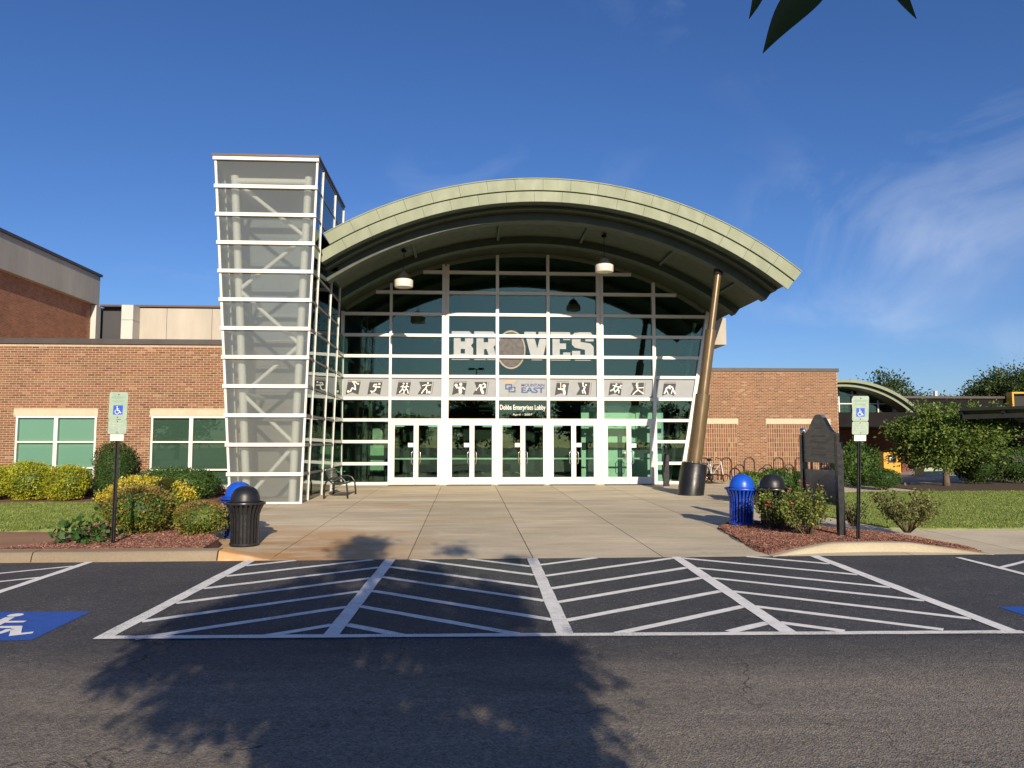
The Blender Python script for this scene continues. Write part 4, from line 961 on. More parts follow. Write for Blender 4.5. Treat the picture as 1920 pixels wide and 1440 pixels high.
for k in range(NR+1):
    z = TZ[k]; h = 0.052
    lerp_box('bar', lambda q: txl(z)-.035, lambda q: txr(z)+.02, TY-.075, TY+.03, z-h, z+h, 'white_frame')
    lerp_box('side_bar', lambda q: txr(z)-.045, lambda q: txr(z)+.012, TY+.032, TB, z-h*.6, z+h*.6, 'print_grey')
    lerp_box('side_bar', lambda q: txl(z)-.03, lambda q: txl(z)+.05, TY+.032, TB, z-h, z+h, 'white_frame')
lerp_box('corner_post', lambda z: txl(z)-.01, lambda z: txl(z)+.055, TY-.012, TY+.05, tz0, tz1, 'white_frame')
lerp_box('corner_post', lambda z: txr(z)-.055, lambda z: txr(z)+.004, TY-.012, TY+.05, tz0, tz1, 'white_frame')
for y in (23.14, 25.32, TB):
    lerp_box('side_mullion', lambda z: txr(z)-.045, lambda z: txr(z)+.025, y-.022, y+.022, tz0, tz1-.06, 'white_frame')
    lerp_box('side_mullion', lambda z: txl(z)-.03, lambda z: txl(z)+.05, y-.03, y+.03, tz0, tz1-.06, 'white_frame')
lerp_box('roof', lambda z: txl(z)-.05, lambda z: txr(z)+.04, TY-.10, TB+.05, tz1+.055, tz1+.12, 'coping_brown')
for k in range(NR):
    lerp_box('back_panel', lambda z: txl(z)+.05, lambda z: txr(z)-.06, 24.9, 24.94, TZ[k]+.006, TZ[k+1]-.006, 'tower_lining' if k > 5 else 'tower_lining_warm')
# steel bracing: four pipe legs and zigzag diagonals
def leg(x0, x1, y, r=0.11): return MB().tube([(x0, y, tz0), (x1, y, 9.45)], r, 16).build('steel_leg', 'cream_steel', tw, smooth=40)
xl0, xl1, xr0, xr1 = -6.27, -6.87, -5.0, -4.72
for y in (TY+.32,): leg(xl0, xl1, y); leg(xr0, xr1, y)
def sx(side, z): t = (z-tz0)/(9.45-tz0); return (xl0+(xl1-xl0)*t) if side < 0 else (xr0+(xr1-xr0)*t)
nodes = [(9.25, -1), (7.55, 1), (5.95, -1), (4.75, 1), (3.05, -1), (1.45, 1), (0.0, -1)]
nodes = [(9.3, -1), (7.65, 1), (6.05, -1), (4.45, 1), (3.0, -1), (1.55, 1), (0.0, -1)]
for (z0, s0), (z1, s1) in zip(nodes[:-1], nodes[1:]):
    MB().tube([(sx(s0, z0), TY+.33, z0), (sx(s1, z1), TY+.33, z1)], 0.062, 12).build('brace', 'cream_steel', tw, smooth=40)
for z in (9.3,): MB().tube([(sx(-1, z), TY+.32, z), (sx(1, z), TY+.32, z)], 0.10, 14).build('cross_tube', 'cream_steel', tw, smooth=40)
for s in (-1, 1):
    for z in (9.3, 6.05, 3.0): MB().tube([(sx(s, z), TY+.32, z), (sx(s, z), 24.89, z)], 0.07, 12).build('cross_tube', 'cream_steel', tw, smooth=40)
bt = MB(); bt.box(-4.42, -4.12, 24.45, 24.87, 7.05, 7.45); bt.build('canopy_bracket', 'white_frame', tw)

# ------------------------------------------------------------ annex, porch and far buildings on the right
ax = empty('arched_annex', (24, 48, 0), 'far annex with its own small green arched roof and white gridded windows', 'building')
axc, axz, axr = 23.6, -1.42, 7.0
an0, an1 = R(-35), R(52)
MB().arc(axc, axz, axr-.18, axr, an0, an1, 46.6, 58, 30).build('roof', 'green_metal', ax, smooth=30)
MB().arc(axc, axz, axr-.42, axr-.185, an0, an1, 46.9, 57, 30).build('fascia', 'green_metal', ax, smooth=30)
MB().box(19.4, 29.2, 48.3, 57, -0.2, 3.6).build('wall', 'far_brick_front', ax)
poly = [(20.9, 3.6), (27.9, 3.6)]+[(axc+(axr-.45)*math.sin(a), axz+(axr-.45)*math.cos(a)) for a in [R(38)-(R(38)+R(24))*i/16 for i in range(17)]]
MB().prism_y(poly, 48.36, 48.4).build('clerestory_glass', 'green_glass', ax)
MB().box(20.6, 27.6, 49.2, 49.3, 3, 4.6).build('inner_wall', 'interior_dark', ax)
for x in (24.0, 24.9, 26.6): MB().box(x-.04, x+.04, 48.28, 48.35, 3.6, axz+math.sqrt((axr-.45)**2-(x-axc)**2)-.02).build('mullion', 'white_frame', ax)
MB().box(25.2, 25.75, 48.1, 48.35, 3.6, 5.15).build('pier', 'white_pier', ax)
MB().box(27.55, 28.05, 48.1, 48.35, 3.6, 4.25).build('pier', 'white_pier', ax)
for z in (4.15, 4.7): MB().box(21.0, 27.4 if z < 4.5 else 26.4, 48.29, 48.34, z-.035, z+.035).build('transom', 'white_frame', ax)
MB().box(16.5, 30.5, 40, 48.2, 2.48, 3.25).build('porch_roof', 'dark_fascia', ax)
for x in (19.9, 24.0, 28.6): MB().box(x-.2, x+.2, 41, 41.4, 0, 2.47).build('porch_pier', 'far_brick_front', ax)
fb = empty('far_building', (38, 54, 0), 'low dark brick building far behind the small tree, with a yellow-framed opening', 'building')
MB().box(31, 62, 54, 66, -0.2, 4.85).build('wall', 'dark_fascia', fb)
MB().box(30.9, 62.2, 53.85, 66, 4.855, 5.02).build('coping', 'coping_dark', fb)
for a in ((39.3, 39.43, 4.0, 5.30), (39.43, 46, 5.18, 5.30)): MB().box(a[0], a[1], 53.2, 53.8, a[2], a[3]).build('yellow_frame', 'yellow_paint', fb)
MB().box(39.51, 46, 53.6, 53.83, 3.9, 5.14).build('dark_opening', 'interior_dark', fb)
MB().box(35.3, 35.5, 56, 56.2, 5.02, 5.55).build('roof_vent', 'white_pier', fb)
wc = empty('walkway_canopy', (24, 28.6, 0), 'dark covered walkway roof with steel ribs at the right edge', 'canopy')
A_ = [Vector((17.28, 26, 2.74)), Vector((25, 26, 3.0)), Vector((30, 31.2, 2.1)), Vector((22.0, 31, 1.9))]
def wq(u, v): return (A_[0]*(1-u)+A_[1]*u)*(1-v)+(A_[3]*(1-u)+A_[2]*u)*v
up_ = Vector((0, 0, .07))
MB().add([p+up_ for p in A_]+A_, [(0, 1, 2, 3), (7, 6, 5, 4), (0, 4, 5, 1), (1, 5, 6, 2), (2, 6, 7, 3), (3, 7, 4, 0)]).build('roof_sheet', 'canopy_panel', wc)
for u in (0.0, 0.2, 0.4, 0.6, 0.8, 1.0): MB().bar(wq(u, 0)-Vector((0, 0, .08)), wq(u, 1)-Vector((0, 0, .08)), .10, .14).build('rib', 'dark_canopy', wc)
for v in (0.02, 0.35, 0.68, 0.98): MB().bar(wq(0, v)-Vector((0, 0, .22)), wq(1, v)-Vector((0, 0, .22)), .12, .16).build('beam', 'dark_canopy', wc)
MB().bar(wq(0, -.01)+Vector((0, -.03, .02)), wq(1, -.01)+Vector((0, -.03, .02)), .03, .10).build('gutter', 'dark_canopy', wc)
for u, v in ((0.8, .2), (0.3, .95), (0.85, .85)):
    p = wq(u, v); MB().tube([(p.x, p.y, 0), (p.x, p.y, p.z-.25)], .06, 10).build('post', 'dark_canopy', wc)
yk = empty('machinery_cabinet', (20.2, 36.4, 0), 'yellow machinery cabinet with a dark screen panel, under the porch beyond the tree', 'cabinet')
MB().box(20.23, 21.08, 36.4, 37.4, 0.12, 1.16).build('body', 'yellow_paint', yk)
MB().box(20.45, 20.85, 36.37, 36.395, 0.66, 1.02).build('screen_panel', 'interior_dark', yk)
MB().box(20.5, 20.66, 36.355, 36.368, 0.78, 0.98).build('notice', 'paper', yk)
for x in (20.35, 20.95): MB().box(x-.08, x+.08, 36.5, 37.5, 0.0, 0.118).build('foot', 'interior_dark', yk)
yp = empty('cabinet_shaded_part', (25.8, 47.2, 0), 'left part of the yellow machinery cabinet, set deep under the porch to be shaded', 'cabinet')  # cabinet's left part as a separate body, moved back so the porch shades it
MB().box(25.25, 26.5, 47.0, 47.8, 0.05, 1.05).build('body', 'yellow_paint', yp)
for x in (25.6, 26.1): MB().box(x-.15, x+.15, 46.97, 46.995, 0.3, 0.7).build('door_panel', 'interior_dark', yp)
ub = empty('utility_box', (22.3, 35.8, 0), 'pale green utility box behind the small tree trunk', 'box')
MB().add([(21.75, 35.6, 0), (23.0, 35.6, 0), (23.0, 36.4, 0), (21.75, 36.4, 0), (21.75, 35.6, .62), (23.0, 35.6, .50), (23.0, 36.4, .50), (21.75, 36.4, .62)], [(0, 3, 2, 1), (4, 5, 6, 7), (0, 1, 5, 4), (1, 2, 6, 5), (2, 3, 7, 6), (3, 0, 4, 7)]).build('cover', 'pale_green_box', ub)
MB().box(21.65, 23.1, 35.5, 36.5, -0.02, 0.03).build('plinth', 'sidewalk_grey', ub)

# ------------------------------------------------------------ litter bins
def make_bin(name, slat_m, lid_m, white_edge):
    t = empty(name, (0, 0, 0)); n = 24
    def prof(z): return 0.235+0.012*(z/0.6)+(0.085*max(0, (z-0.52)/0.23)**1.6)
    for k in range(n):
        a = 2*math.pi*k/n; wd = 0.036; m_ = MB(); zs = [0.03, 0.25, 0.45, 0.56, 0.64, 0.70, 0.755]; P = []
        for z in zs:
            r_ = prof(z); c_ = Vector((r_*math.cos(a), r_*math.sin(a), z)); tg = Vector((-math.sin(a), math.cos(a), 0))*wd/2*(1+0.35*max(0, (z-.5)/.25)); rd = Vector((math.cos(a), math.sin(a), 0))*0.004
            P.append((c_-tg-rd, c_+tg-rd, c_+tg+rd, c_-tg+rd))
        m_.add([v for q in P for v in q], [(4*i+j, 4*i+(j+1) % 4, 4*i+4+(j+1) % 4, 4*i+4+j) for i in range(len(zs)-1) for j in range(4)]+[(3, 2, 1, 0), tuple(4*(len(zs)-1)+j for j in range(4))])
        m_.build('slat', slat_m, t)
    MB().lathe([(prof(.755)+.012, .735), (prof(.755)+.02, .755), (prof(.755)+.012, .775), (prof(.755)-.015, .775), (prof(.755)-.015, .735), (prof(.755)+.012, .735)], 40).build('rim', slat_m, t, smooth=50)
    MB().lathe([(0.255, 0.02), (0.255, 0.06), (0.245, 0.065), (0.0, 0.05)], 32).build('base_ring', slat_m, t, smooth=50)
    MB().lathe([(0.20, 0.05), (0.215, 0.4), (0.235, 0.70), (0.25, 0.76)], 28).build('liner', 'dark_inner', t, smooth=50)
    ld = [(0.262, 0.765), (0.27, 0.79), (0.255, 0.80), (0.250, 0.86), (0.235, 0.92), (0.205, 0.975), (0.16, 1.02), (0.10, 1.05), (0.05, 1.062), (0.0, 1.065)]
    dome = MB().lathe(ld, 36).build('dome_lid', lid_m, t, smooth=50)
    m_ = MB(); K = 10; 
    for i in range(K+1):
        z = 0.80+0.165*i/K; rr = np.interp(z, [q[1] for q in ld[2:]], [q[0] for q in ld[2:]])+.003
        h_ = 0.62*math.sqrt(max(0.0, 1-((z-0.80)/0.18)**2))
        for j in range(9): a = -h_+2*h_*j/8; m_.v.append((rr*math.cos(a), rr*math.sin(a), z))
    for i in range(K):
        for j in range(8): m_.f.append((9*i+j, 9*i+j+1, 9*i+10+j, 9*i+9+j)); m_.m.append(0)
    m_.build('flap', 'dark_inner' if not white_edge else lid_m, dome, smooth=True)
    return t
bk_ = make_bin('litter_bin', 'black_metal', 'black_plastic', False); bl_ = make_bin('litter_bin', 'blue_metal', 'blue_plastic', True)
for src, x, y, dz, rz, lb in ((bk_, -3.95, 14.15, 0.0, 2.4, 'black slatted litter bin with dome lid on the corner by the left kerb'), (bl_, -4.38, 15.25, 0.0, 2.8, 'blue slatted litter bin mostly hidden behind a black one, left of the plaza'),
                          (bl_, 5.78, 16.05, 0.08, -.2, 'blue slatted litter bin with blue dome lid beside the rose bushes'), (bk_, 6.32, 15.7, 0.10, .9, 'black litter bin half hidden by roses, next to the blue bin')):
    o = src if 'label' not in src else copy_tree(src)
    o.location = (x, y, gz(y)+dz); o.rotation_euler = (0.0, 0.0, rz); tag(o, lb, 'litter bin', 'litter bins')
    if x > 5.7 and x < 5.9: o.rotation_euler = (0.0, 0.03, rz)

# ------------------------------------------------------------ parking signs
def parking_sign(bx, by, bz, tx, ty, lb, lean):
    t = empty('parking_sign', (bx, by, bz), lb, 'sign', 'accessible parking signs')
    p0 = Vector((bx, by, bz)); p1 = Vector((tx, ty, 2.40)); d = (p1-p0)
    def at(z): return p0+d*((z-p0.z)/d.z)
    m_ = MB(); q0, q1 = p0-Vector((0, 0, .05)), at(2.42)
    m_.bar(q0+Vector((-.018, 0, 0)), q1+Vector((-.018, 0, 0)), .012, .05, up=(0, 1, 0)); m_.bar(q0+Vector((.018, 0, 0)), q1+Vector((.018, 0, 0)), .012, .05, up=(0, 1, 0)); m_.bar(q0+Vector((0, .02, 0)), q1+Vector((0, .02, 0)), .03, .012, up=(0, 1, 0))
    m_.build('post', 'black_metal', t)
    sh = d.x/d.z
    def plate(nm, w_, z0, z1, rad, mat, y):
        P = []
        for cx, cz, a0 in ((w_/2-rad, z1-rad, 0), (-w_/2+rad, z1-rad, 90), (-w_/2+rad, z0+rad, 180), (w_/2-rad, z0+rad, 270)):
            for k in range(5): a = R(a0+22.5*k); P.append((cx+rad*math.cos(a), cz+rad*math.sin(a)))
        c = at((z0+z1)/2)
        P = [(c.x+x+sh*(z-(z0+z1)/2), z) for x, z in P]
        return MB().prism_y(P, c.y+y, c.y+y+.004).build(nm, mat, t), c
    zt = 2.435
    pl, c = plate('sign_plate', .305, zt-.455, zt, .03, 'sign_pale_green', -.036)
    yy = c.y-.0375
    def X(x, z): return c.x+x+sh*(z-(zt-.2275))
    def block(nm, x0, x1, z0, z1, mat, par, y): return MB().add([(X(x0, z0), y, z0), (X(x1, z0), y, z0), (X(x1, z1), y, z1), (X(x0, z1), y, z1)], [(0, 1, 2, 3)]).build(nm, mat, par, fix=False)
    text('lettering', 'RESERVED', X(-.115, zt-.1), X(.115, zt-.1), zt-.105, zt-.070, yy, 'sign_green_ink', pl)
    text('lettering', 'PARKING', X(-.10, zt-.17), X(.10, zt-.17), zt-.170, zt-.135, yy, 'sign_green_ink', pl)
    block('blue_square', -.078, .078, zt-.375, zt-.22, 'sign_blue', pl, yy)
    m_ = MB()
    for poly in isa(): m_.add([(X(-.078+.156*a, zt-.375+.155*b), yy-.001, zt-.375+.155*b) for a, b in poly], [tuple(range(len(poly)))])
    o = m_.build('access_symbol', 'sign_white', pl, fix=False); bm = bmesh.new(); bm.from_mesh(o.data); bmesh.ops.triangulate(bm, faces=bm.faces); bm.to_mesh(o.data); bm.free()
    for z in (zt-.04, zt-.42): MB().lathe([(0, 0), (.009, .0)], 10).build('x', 'coping_dark', None) if False else MB().box(X(-.008, z), X(.008, z), yy-.006, yy, z-.008, z+.008).build('bolt', 'coping_dark', pl)
    pl2, c2 = plate('sign_plate', .305, zt-.70, zt-.462, .03, 'sign_pale_green', -.034)
    for i, z in enumerate((zt-.535, zt-.575, zt-.615)): MB().add([(c2.x-.09+sh*0, c2.y-.0352, z), (c2.x+.09, c2.y-.0352, z), (c2.x+.09, c2.y-.0352, z+.018), (c2.x-.09, c2.y-.0352, z+.018)], [(0, 1, 2, 3)]).build('faded_line', 'sign_grey_ink', pl2, fix=False)
    for z in (zt-.49, zt-.67): MB().box(c2.x-.008, c2.x+.008, c2.y-.041, c2.y-.0345, z-.008, z+.008).build('bolt', 'coping_dark', pl2)
    pl3, c3 = plate('sign_plate', .22, zt-.815, zt-.708, .008, 'sign_white', -.034)
    for i, z in enumerate((zt-.755, zt-.795)): MB().add([(c3.x-.08, c3.y-.0352, z), (c3.x+.08, c3.y-.0352, z), (c3.x+.08, c3.y-.0352, z+.013), (c3.x-.08, c3.y-.0352, z+.013)], [(0, 1, 2, 3)]).build('faded_line', 'sign_grey_ink', pl3, fix=False)
parking_sign(-5.92, 13.45, -0.11, -5.86, 13.35, 'accessible parking sign on a black post among the left shrubs', 0)
parking_sign(7.0, 13.55, -0.13, 7.15, 13.6, 'accessible parking sign on a black post beside the black notice board', 0)

# ------------------------------------------------------------ black notice board seen at an angle
nb = empty('notice_board', (6.95, 14.7, -0.12), 'black double-panel notice board on posts with a bell-shaped top, in the right mulch bed', 'notice board')
for y, s in ((14.0, .115), (15.5, .115)):
    MB().box(6.92-s/2, 6.92+s/2, y-s/2, y+s/2, gz(y)+.02, 1.76).build('post', 'black_metal', nb)
    if y > 15: MB().lathe([(0, .13), (.05, .12), (.075, .07), (.06, .02), (.03, 0)], 16, (6.92, y, 1.765)).build('finial', 'chrome', nb, smooth=True)
ya, yb_ = 14.07, 15.43; P = [(ya, 1.20), (yb_, 1.20), (yb_, 1.74)]
for i in range(21):
    t = i/20; y = yb_+(ya-yb_)*t; b = math.exp(-abs((t-.5)/.29)**2.6); P.append((y, 1.757+0.39*b))
P.append((ya, 1.74))
nn = len(P); x0, x1 = 6.89, 6.96
MB().add([(x0, a, b) for a, b in P]+[(x1, a, b) for a, b in P], [tuple(range(nn)), tuple(range(2*nn-1, nn-1, -1))]+[(i, (i+1) % nn, nn+(i+1) % nn, nn+i) for i in range(nn)]).build('upper_panel', 'board_face', nb)
MB().box(x0, x1, ya, yb_, 0.42, 1.06).build('lower_panel', 'board_face', nb)
for z in (1.86, 1.70, 1.58, 1.46, 1.34): MB().box(x0-.0015, x0-.0005, 14.75-.32*(1 if z < 1.75 else .5), 14.75+.32*(1 if z < 1.75 else .5), z, z+.035).build('faded_line', 'board_ink', nb)
for y in (14.35, 14.75, 15.15): MB().box(6.905, 6.935, y-.02, y+.02, 1.062, 1.198).build('spacer', 'black_metal', nb)

# ------------------------------------------------------------ bench
bn = empty('bench', (-3.95, 24.6, gz(24.6)), 'black metal strap bench beside the tower', 'bench')
gb = gz(24.6)
for y in (23.75, 25.45):
    P = [(-4.30, y, gb), (-4.29, y, gb+.35), (-4.24, y, gb+.50), (-4.10, y, gb+.60), (-3.85, y, gb+.62), (-3.72, y, gb+.57), (-3.63, y, gb+.44), (-3.60, y, gb+.20), (-3.59, y, gb)]
    MB().tube(P, .028, 10).build('leg_arch', 'black_metal', bn, smooth=True)
for i in range(10):
    x = -4.10+i*.052; z = gb+.42-.03*math.sin(i/9*math.pi)+.02*(i/9); MB().box(x-.02, x+.02, 23.78, 25.42, z, z+.012).build('seat_strap', 'black_metal', bn)
for i in range(7):
    x = -4.14-.02*i; z = gb+.50+i*.052; MB().bar((x, 23.78, z), (x, 25.42, z), .042, .012, up=(1, 0, .3)).build('back_strap', 'black_metal', bn)
MB().tube([(-4.27, 23.78, gb+.86), (-4.27, 25.42, gb+.86)], .022, 8).build('top_rail', 'chrome', bn, smooth=True)
for y in (23.9, 25.3): MB().tube([(-4.05, y, gb+.40), (-4.16, y, gb+.52), (-4.28, y, gb+.86)], .018, 8).build('back_support', 'black_metal', bn, smooth=True)

# ------------------------------------------------------------ push-button bollard
bo = empty('bollard', (7.39, 28.3, gz(28.3)), 'black square push-button bollard in front of the rightmost doors', 'bollard')
MB().box(7.29, 7.49, 28.22, 28.38, gz(28.3), 1.15).build('post', 'black_metal', bo)
MB().add([(7.29, 28.22, 1.151), (7.49, 28.22, 1.151), (7.49, 28.38, 1.151), (7.29, 28.38, 1.151), (7.33, 28.28, 1.20), (7.45, 28.28, 1.20), (7.45, 28.38, 1.20), (7.33, 28.38, 1.20)], [(0, 3, 2, 1), (4, 5, 6, 7), (0, 1, 5, 4), (1, 2, 6, 5), (2, 3, 7, 6), (3, 0, 4, 7)]).build('cap', 'black_metal', bo)
MB().lathe([(0, 0), (.05, 0), (.05, .012)], 16, (0, 0, 0)).build('push_plate', 'chrome', bo)
pp = bo.children[-1]; pp.data.transform(Matrix.Rotation(R(90), 4, 'X') @ Matrix.Identity(4)); 
for v in pp.data.vertices: pass
pp.location = (0, 0, 0); pp.data.transform(Matrix.Translation(Vector((0, -.085, 1.02))-Vector((0, 0, 0)))); pp.data.transform(Matrix.Translation(woff(bo)*1.0)) if False else None
MB().box(7.25, 7.53, 28.18, 28.42, gz(28.3)-.01, gz(28.3)+.012).build('base_plate', 'chrome', bo)

# ------------------------------------------------------------ bike racks and bicycles
def wave(xs_, lb):
    x_first = xs_[0][0]; t = empty('bike_rack', (sum(a for a, _, _ in xs_)/len(xs_), 31.7, 0), lb, 'bike rack', 'brown pipe bike racks')
    for (xa, xb, hi) in xs_:
        r_ = (xb-xa)/2; c = (xa+xb)/2; P = [(xa-.02, 31.7, -0.02 if hi < .8 else 0.12)]
        P += [(xa, 31.7, 0.3), (xa, 31.7, hi-r_-.1)]+[(c-r_*math.cos(math.pi*i/10), 31.7+.0, hi-r_+r_*math.sin(math.pi*i/10)) for i in range(11)]+[(xb, 31.7, hi-r_-.1), (xb, 31.7, 0.3), (xb+.05, 31.7, -0.02)]
        P = [(x, y+(.05 if hi < .8 else 0), z) for x, y, z in P]
        MB().tube(P, .03, 8).build('hoop', 'brown_pipe', t, smooth=True)
wave([(9.68, 10.12, .99), (10.25, 10.68, .70)], 'brown wave bike rack behind the bronze column, holding two bicycles')
wave([(10.64, 11.05, .99), (11.20, 11.60, .70), (11.60, 12.03, .99)], 'brown wave bike rack between the bicycles and the middle of the brick wall')
wave([(12.42, 12.80, .70), (12.86, 13.27, .99), (13.33, 13.72, .70), (13.78, 14.18, .99)], 'brown wave bike rack behind the black notice board')
def bicycle(x, y, rz, frame_m, lb, tilt):
    t = empty('bicycle', (0, 0, 0), lb, 'bicycle', 'parked bicycles')
    def wheel(cx):
        w_ = MB().tube([(cx+.33*math.cos(2*math.pi*i/28), 0, .33+.33*math.sin(2*math.pi*i/28)) for i in range(28)], .022, 8, True).build('tyre', 'rubber_tyre', t, smooth=True)
        m_ = MB(); m_.tube([(cx+.305*math.cos(2*math.pi*i/28), 0, .33+.305*math.sin(2*math.pi*i/28)) for i in range(28)], .010, 6, True)
        for k in range(14): a = 2*math.pi*k/14; m_.tube([(cx, 0, .33), (cx+.3*math.cos(a), 0, .33+.3*math.sin(a))], .002, 4)
        m_.build('rim', 'chrome', w_)
    wheel(-.52); wheel(.52)
    f = MB()
    for a, b in (((-.08, .30), (.40, .80)), ((-.08, .30), (-.22, .82)), ((-.20, .76), (.37, .76)), ((-.08, .30), (-.52, .33)), ((-.52, .33), (-.20, .74)), ((.37, .86), (.52, .33))): f.tube([(a[0], 0, a[1]), (b[0], 0, b[1])], .02, 8)
    f.build('frame', frame_m, t, smooth=40)
    MB().tube([(.36, -.28, 1.0), (.38, -.12, .96), (.38, .12, .96), (.36, .28, 1.0)], .014, 8).build('handlebar', 'black_metal', t, smooth=True)
    MB().tube([(.36, 0, .84), (.38, 0, .97)], .016, 8).build('stem', 'black_metal', t)
    MB().tube([(-.36, 0, .90), (-.26, 0, .91), (-.10, 0, .90)], [.06, .055, .02], 10).build('saddle', 'black_plastic', t, smooth=True)
    MB().lathe([(0, 0), (.09, 0), (.09, .01)], 18, (0, 0, 0)).build('chainring', 'black_metal', t)
    t.children[-1].data.transform(Matrix.Translation((-.08, -.03, .30)) @ Matrix.Rotation(R(90), 4, 'X'))
    t.location = (x, y, 0.0); t.rotation_euler = (tilt, 0, rz)
bicycle(9.72, 31.3, R(-68), 'bike_teal', 'dark teal bicycle leaning at the rack behind the bronze column', R(4))
bicycle(10.08, 31.15, R(-62), 'bike_white', 'white bicycle parked at the rack, right of the dark one', R(-5))

# ------------------------------------------------------------ shrubs
def lump(n, seed):
    r_ = np.random.default_rng(seed); K = unit(r_.normal(0, 1, (9, 3))); A = r_.uniform(.02, .10, 9); F_ = r_.uniform(1.5, 4, 9); ph = r_.uniform(0, 6, 9)
    return lambda d: 1+sum(A[i]*np.sin(F_[i]*(d@K[i])*2+ph[i]) for i in range(9))*0.5
def shrub(name, label, cat, group, x, y, dz, rx, ry, h, n, size, mat, shape='dome', seed=1, width=.5, mats=None, topfrac=None, gaps=0.0, lump_k=1.0, spread=.8):
    z0 = gz(y)+dz; t = empty(name, (x, y, z0), label, cat, group)
    r_ = np.random.default_rng(seed); d = unit(r_.normal(0, 1, (n, 3))); L = lump(n, seed)(d); L = 1+(L-1)*lump_k
    rad = 1-np.abs(r_.normal(0, .10, n)); rad = np.where(r_.random(n) < .25, r_.uniform(.4, .95, n), rad)
    rad = np.where(r_.random(n) < .045, r_.uniform(1.0, 1.13, n), rad)
    if shape == 'dome': e = 2.3
    elif shape == 'box': e = 5.0
    else: e = 2.0
    s = 1/(np.abs(d[:, 0])**e+np.abs(d[:, 1])**e+np.abs(d[:, 2])**e)**(1/e)
    P = d*(s*L*rad)[:, None]*np.array([rx, ry, h/2]); P[:, 2] += h/2; 
    if shape == 'dome': P[:, 2] = np.maximum(P[:, 2], 0.02*h+.01)
    if gaps:
        q = np.sin(P[:, 0]*9+seed)*np.sin(P[:, 1]*11+2*seed)*np.sin(P[:, 2]*10); keep = q > -gaps; P = P[keep]; d = d[keep]
    Wp = P+np.array([x, y, z0]); mi = None
    if mats and topfrac is not None: mi = ((P[:, 2]+r_.normal(0, .05*h, len(P))) > topfrac*h).astype(int)
    leaves('foliage', Wp, d*np.array([1, 1, .6])+np.array([0, 0, .5]), size, mat, t, width, spread, mats, mi)
    m_ = MB(); 
    for k in range(7):
        a = r_.uniform(0, 6.28); q = r_.uniform(.3, .75); m_.tube([(x+.06*math.cos(a), y+.06*math.sin(a), z0-.02), (x+rx*q*.5*math.cos(a), y+ry*q*.5*math.sin(a), z0+h*.4), (x+rx*q*math.cos(a), y+ry*q*math.sin(a), z0+h*.75)], [.018, .012, .006], 5)
    m_.build('stems', 'stem_brown', t)
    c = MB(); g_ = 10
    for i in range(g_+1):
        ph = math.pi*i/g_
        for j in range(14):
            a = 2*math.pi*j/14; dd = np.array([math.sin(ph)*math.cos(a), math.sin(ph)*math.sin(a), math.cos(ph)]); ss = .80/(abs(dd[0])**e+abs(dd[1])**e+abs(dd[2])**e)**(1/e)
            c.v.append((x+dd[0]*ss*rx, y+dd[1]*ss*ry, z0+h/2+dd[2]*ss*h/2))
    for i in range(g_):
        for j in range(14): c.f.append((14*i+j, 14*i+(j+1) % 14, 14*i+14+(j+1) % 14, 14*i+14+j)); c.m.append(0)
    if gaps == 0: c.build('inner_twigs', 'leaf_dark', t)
    return t
hg = 'clipped golden shrubs along the left brick wing'
shrub('golden_shrub', 'rounded yellow-green shrub cut off by the left edge of the photo', 'shrub', hg, -13.25, 22.3, .13, .66, .62, 0.96, 10000, .055, 'leaf_gold_green', 'dome', 3)
shrub('golden_shrub', 'rounded yellow-green shrub under the left half of the left window', 'shrub', hg, -12.10, 22.25, .13, .63, .6, 1.06, 10000, .055, 'leaf_gold_green', 'dome', 4)
shrub('golden_shrub', 'rounded yellow-green shrub beside the dark upright one', 'shrub', hg, -11.05, 22.2, .13, .58, .56, 0.95, 10000, .055, 'leaf_gold_green', 'dome', 5)
shrub('upright_shrub', 'dark green upright clipped shrub standing between the two windows', 'shrub', None, -10.05, 22.75, .13, .50, .45, 1.50, 7000, .06, 'leaf_conifer', 'box', 6)
shrub('spreading_shrub', 'low wide dark green shrub beneath the window nearest the tower', 'shrub', None, -8.15, 22.3, .13, 1.22, .75, .88, 9000, .065, 'leaf_dark', 'dome', 7)
shrub('variegated_shrub', 'bright golden shrub behind the reddish one by the left sign', 'shrub', None, -6.75, 16.85, .14, .98, .62, .92, 7500, .06, 'leaf_gold', 'dome', 8, mats=['leaf_rose', 'leaf_gold'], topfrac=.5)
shrub('reddish_shrub', 'green shrub with reddish leaf tips right of the left sign post', 'shrub', 'reddish-leaved shrubs in the left bed', -6.05, 14.85, .15, .62, .5, .86, 6500, .052, 'leaf_nandina', 'dome', 9, mats=['leaf_nandina', 'leaf_nandina_top'], topfrac=.80)
shrub('reddish_shrub', 'small low green and bronze shrub beside the black bin', 'shrub', 'reddish-leaved shrubs in the left bed', -4.86, 14.6, .15, .50, .42, .60, 4500, .045, 'leaf_nandina', 'dome', 10, mats=['leaf_nandina', 'leaf_nandina_top'], topfrac=.72)
w_ = empty('creeping_weed', (-6.45, 13.6, -.1), 'dark leafy weed sprawling round the foot of the left sign post', 'weed')
r_ = np.random.default_rng(5); Pw = np.stack([-6.5+r_.normal(0, .28, 260), 13.75+r_.normal(0, .25, 260), -.10+np.abs(r_.normal(.12, .14, 260))], 1); leaves('foliage', Pw, r_.normal(0, 1, (260, 3)), .10, 'leaf_weed', w_, .8)
MB().tube([(-6.0, 13.5, -.1), (-6.3, 13.6, .02), (-6.7, 13.75, .05), (-7.0, 13.8, -.06)], .008, 5).build('stem', 'stem_brown', w_)
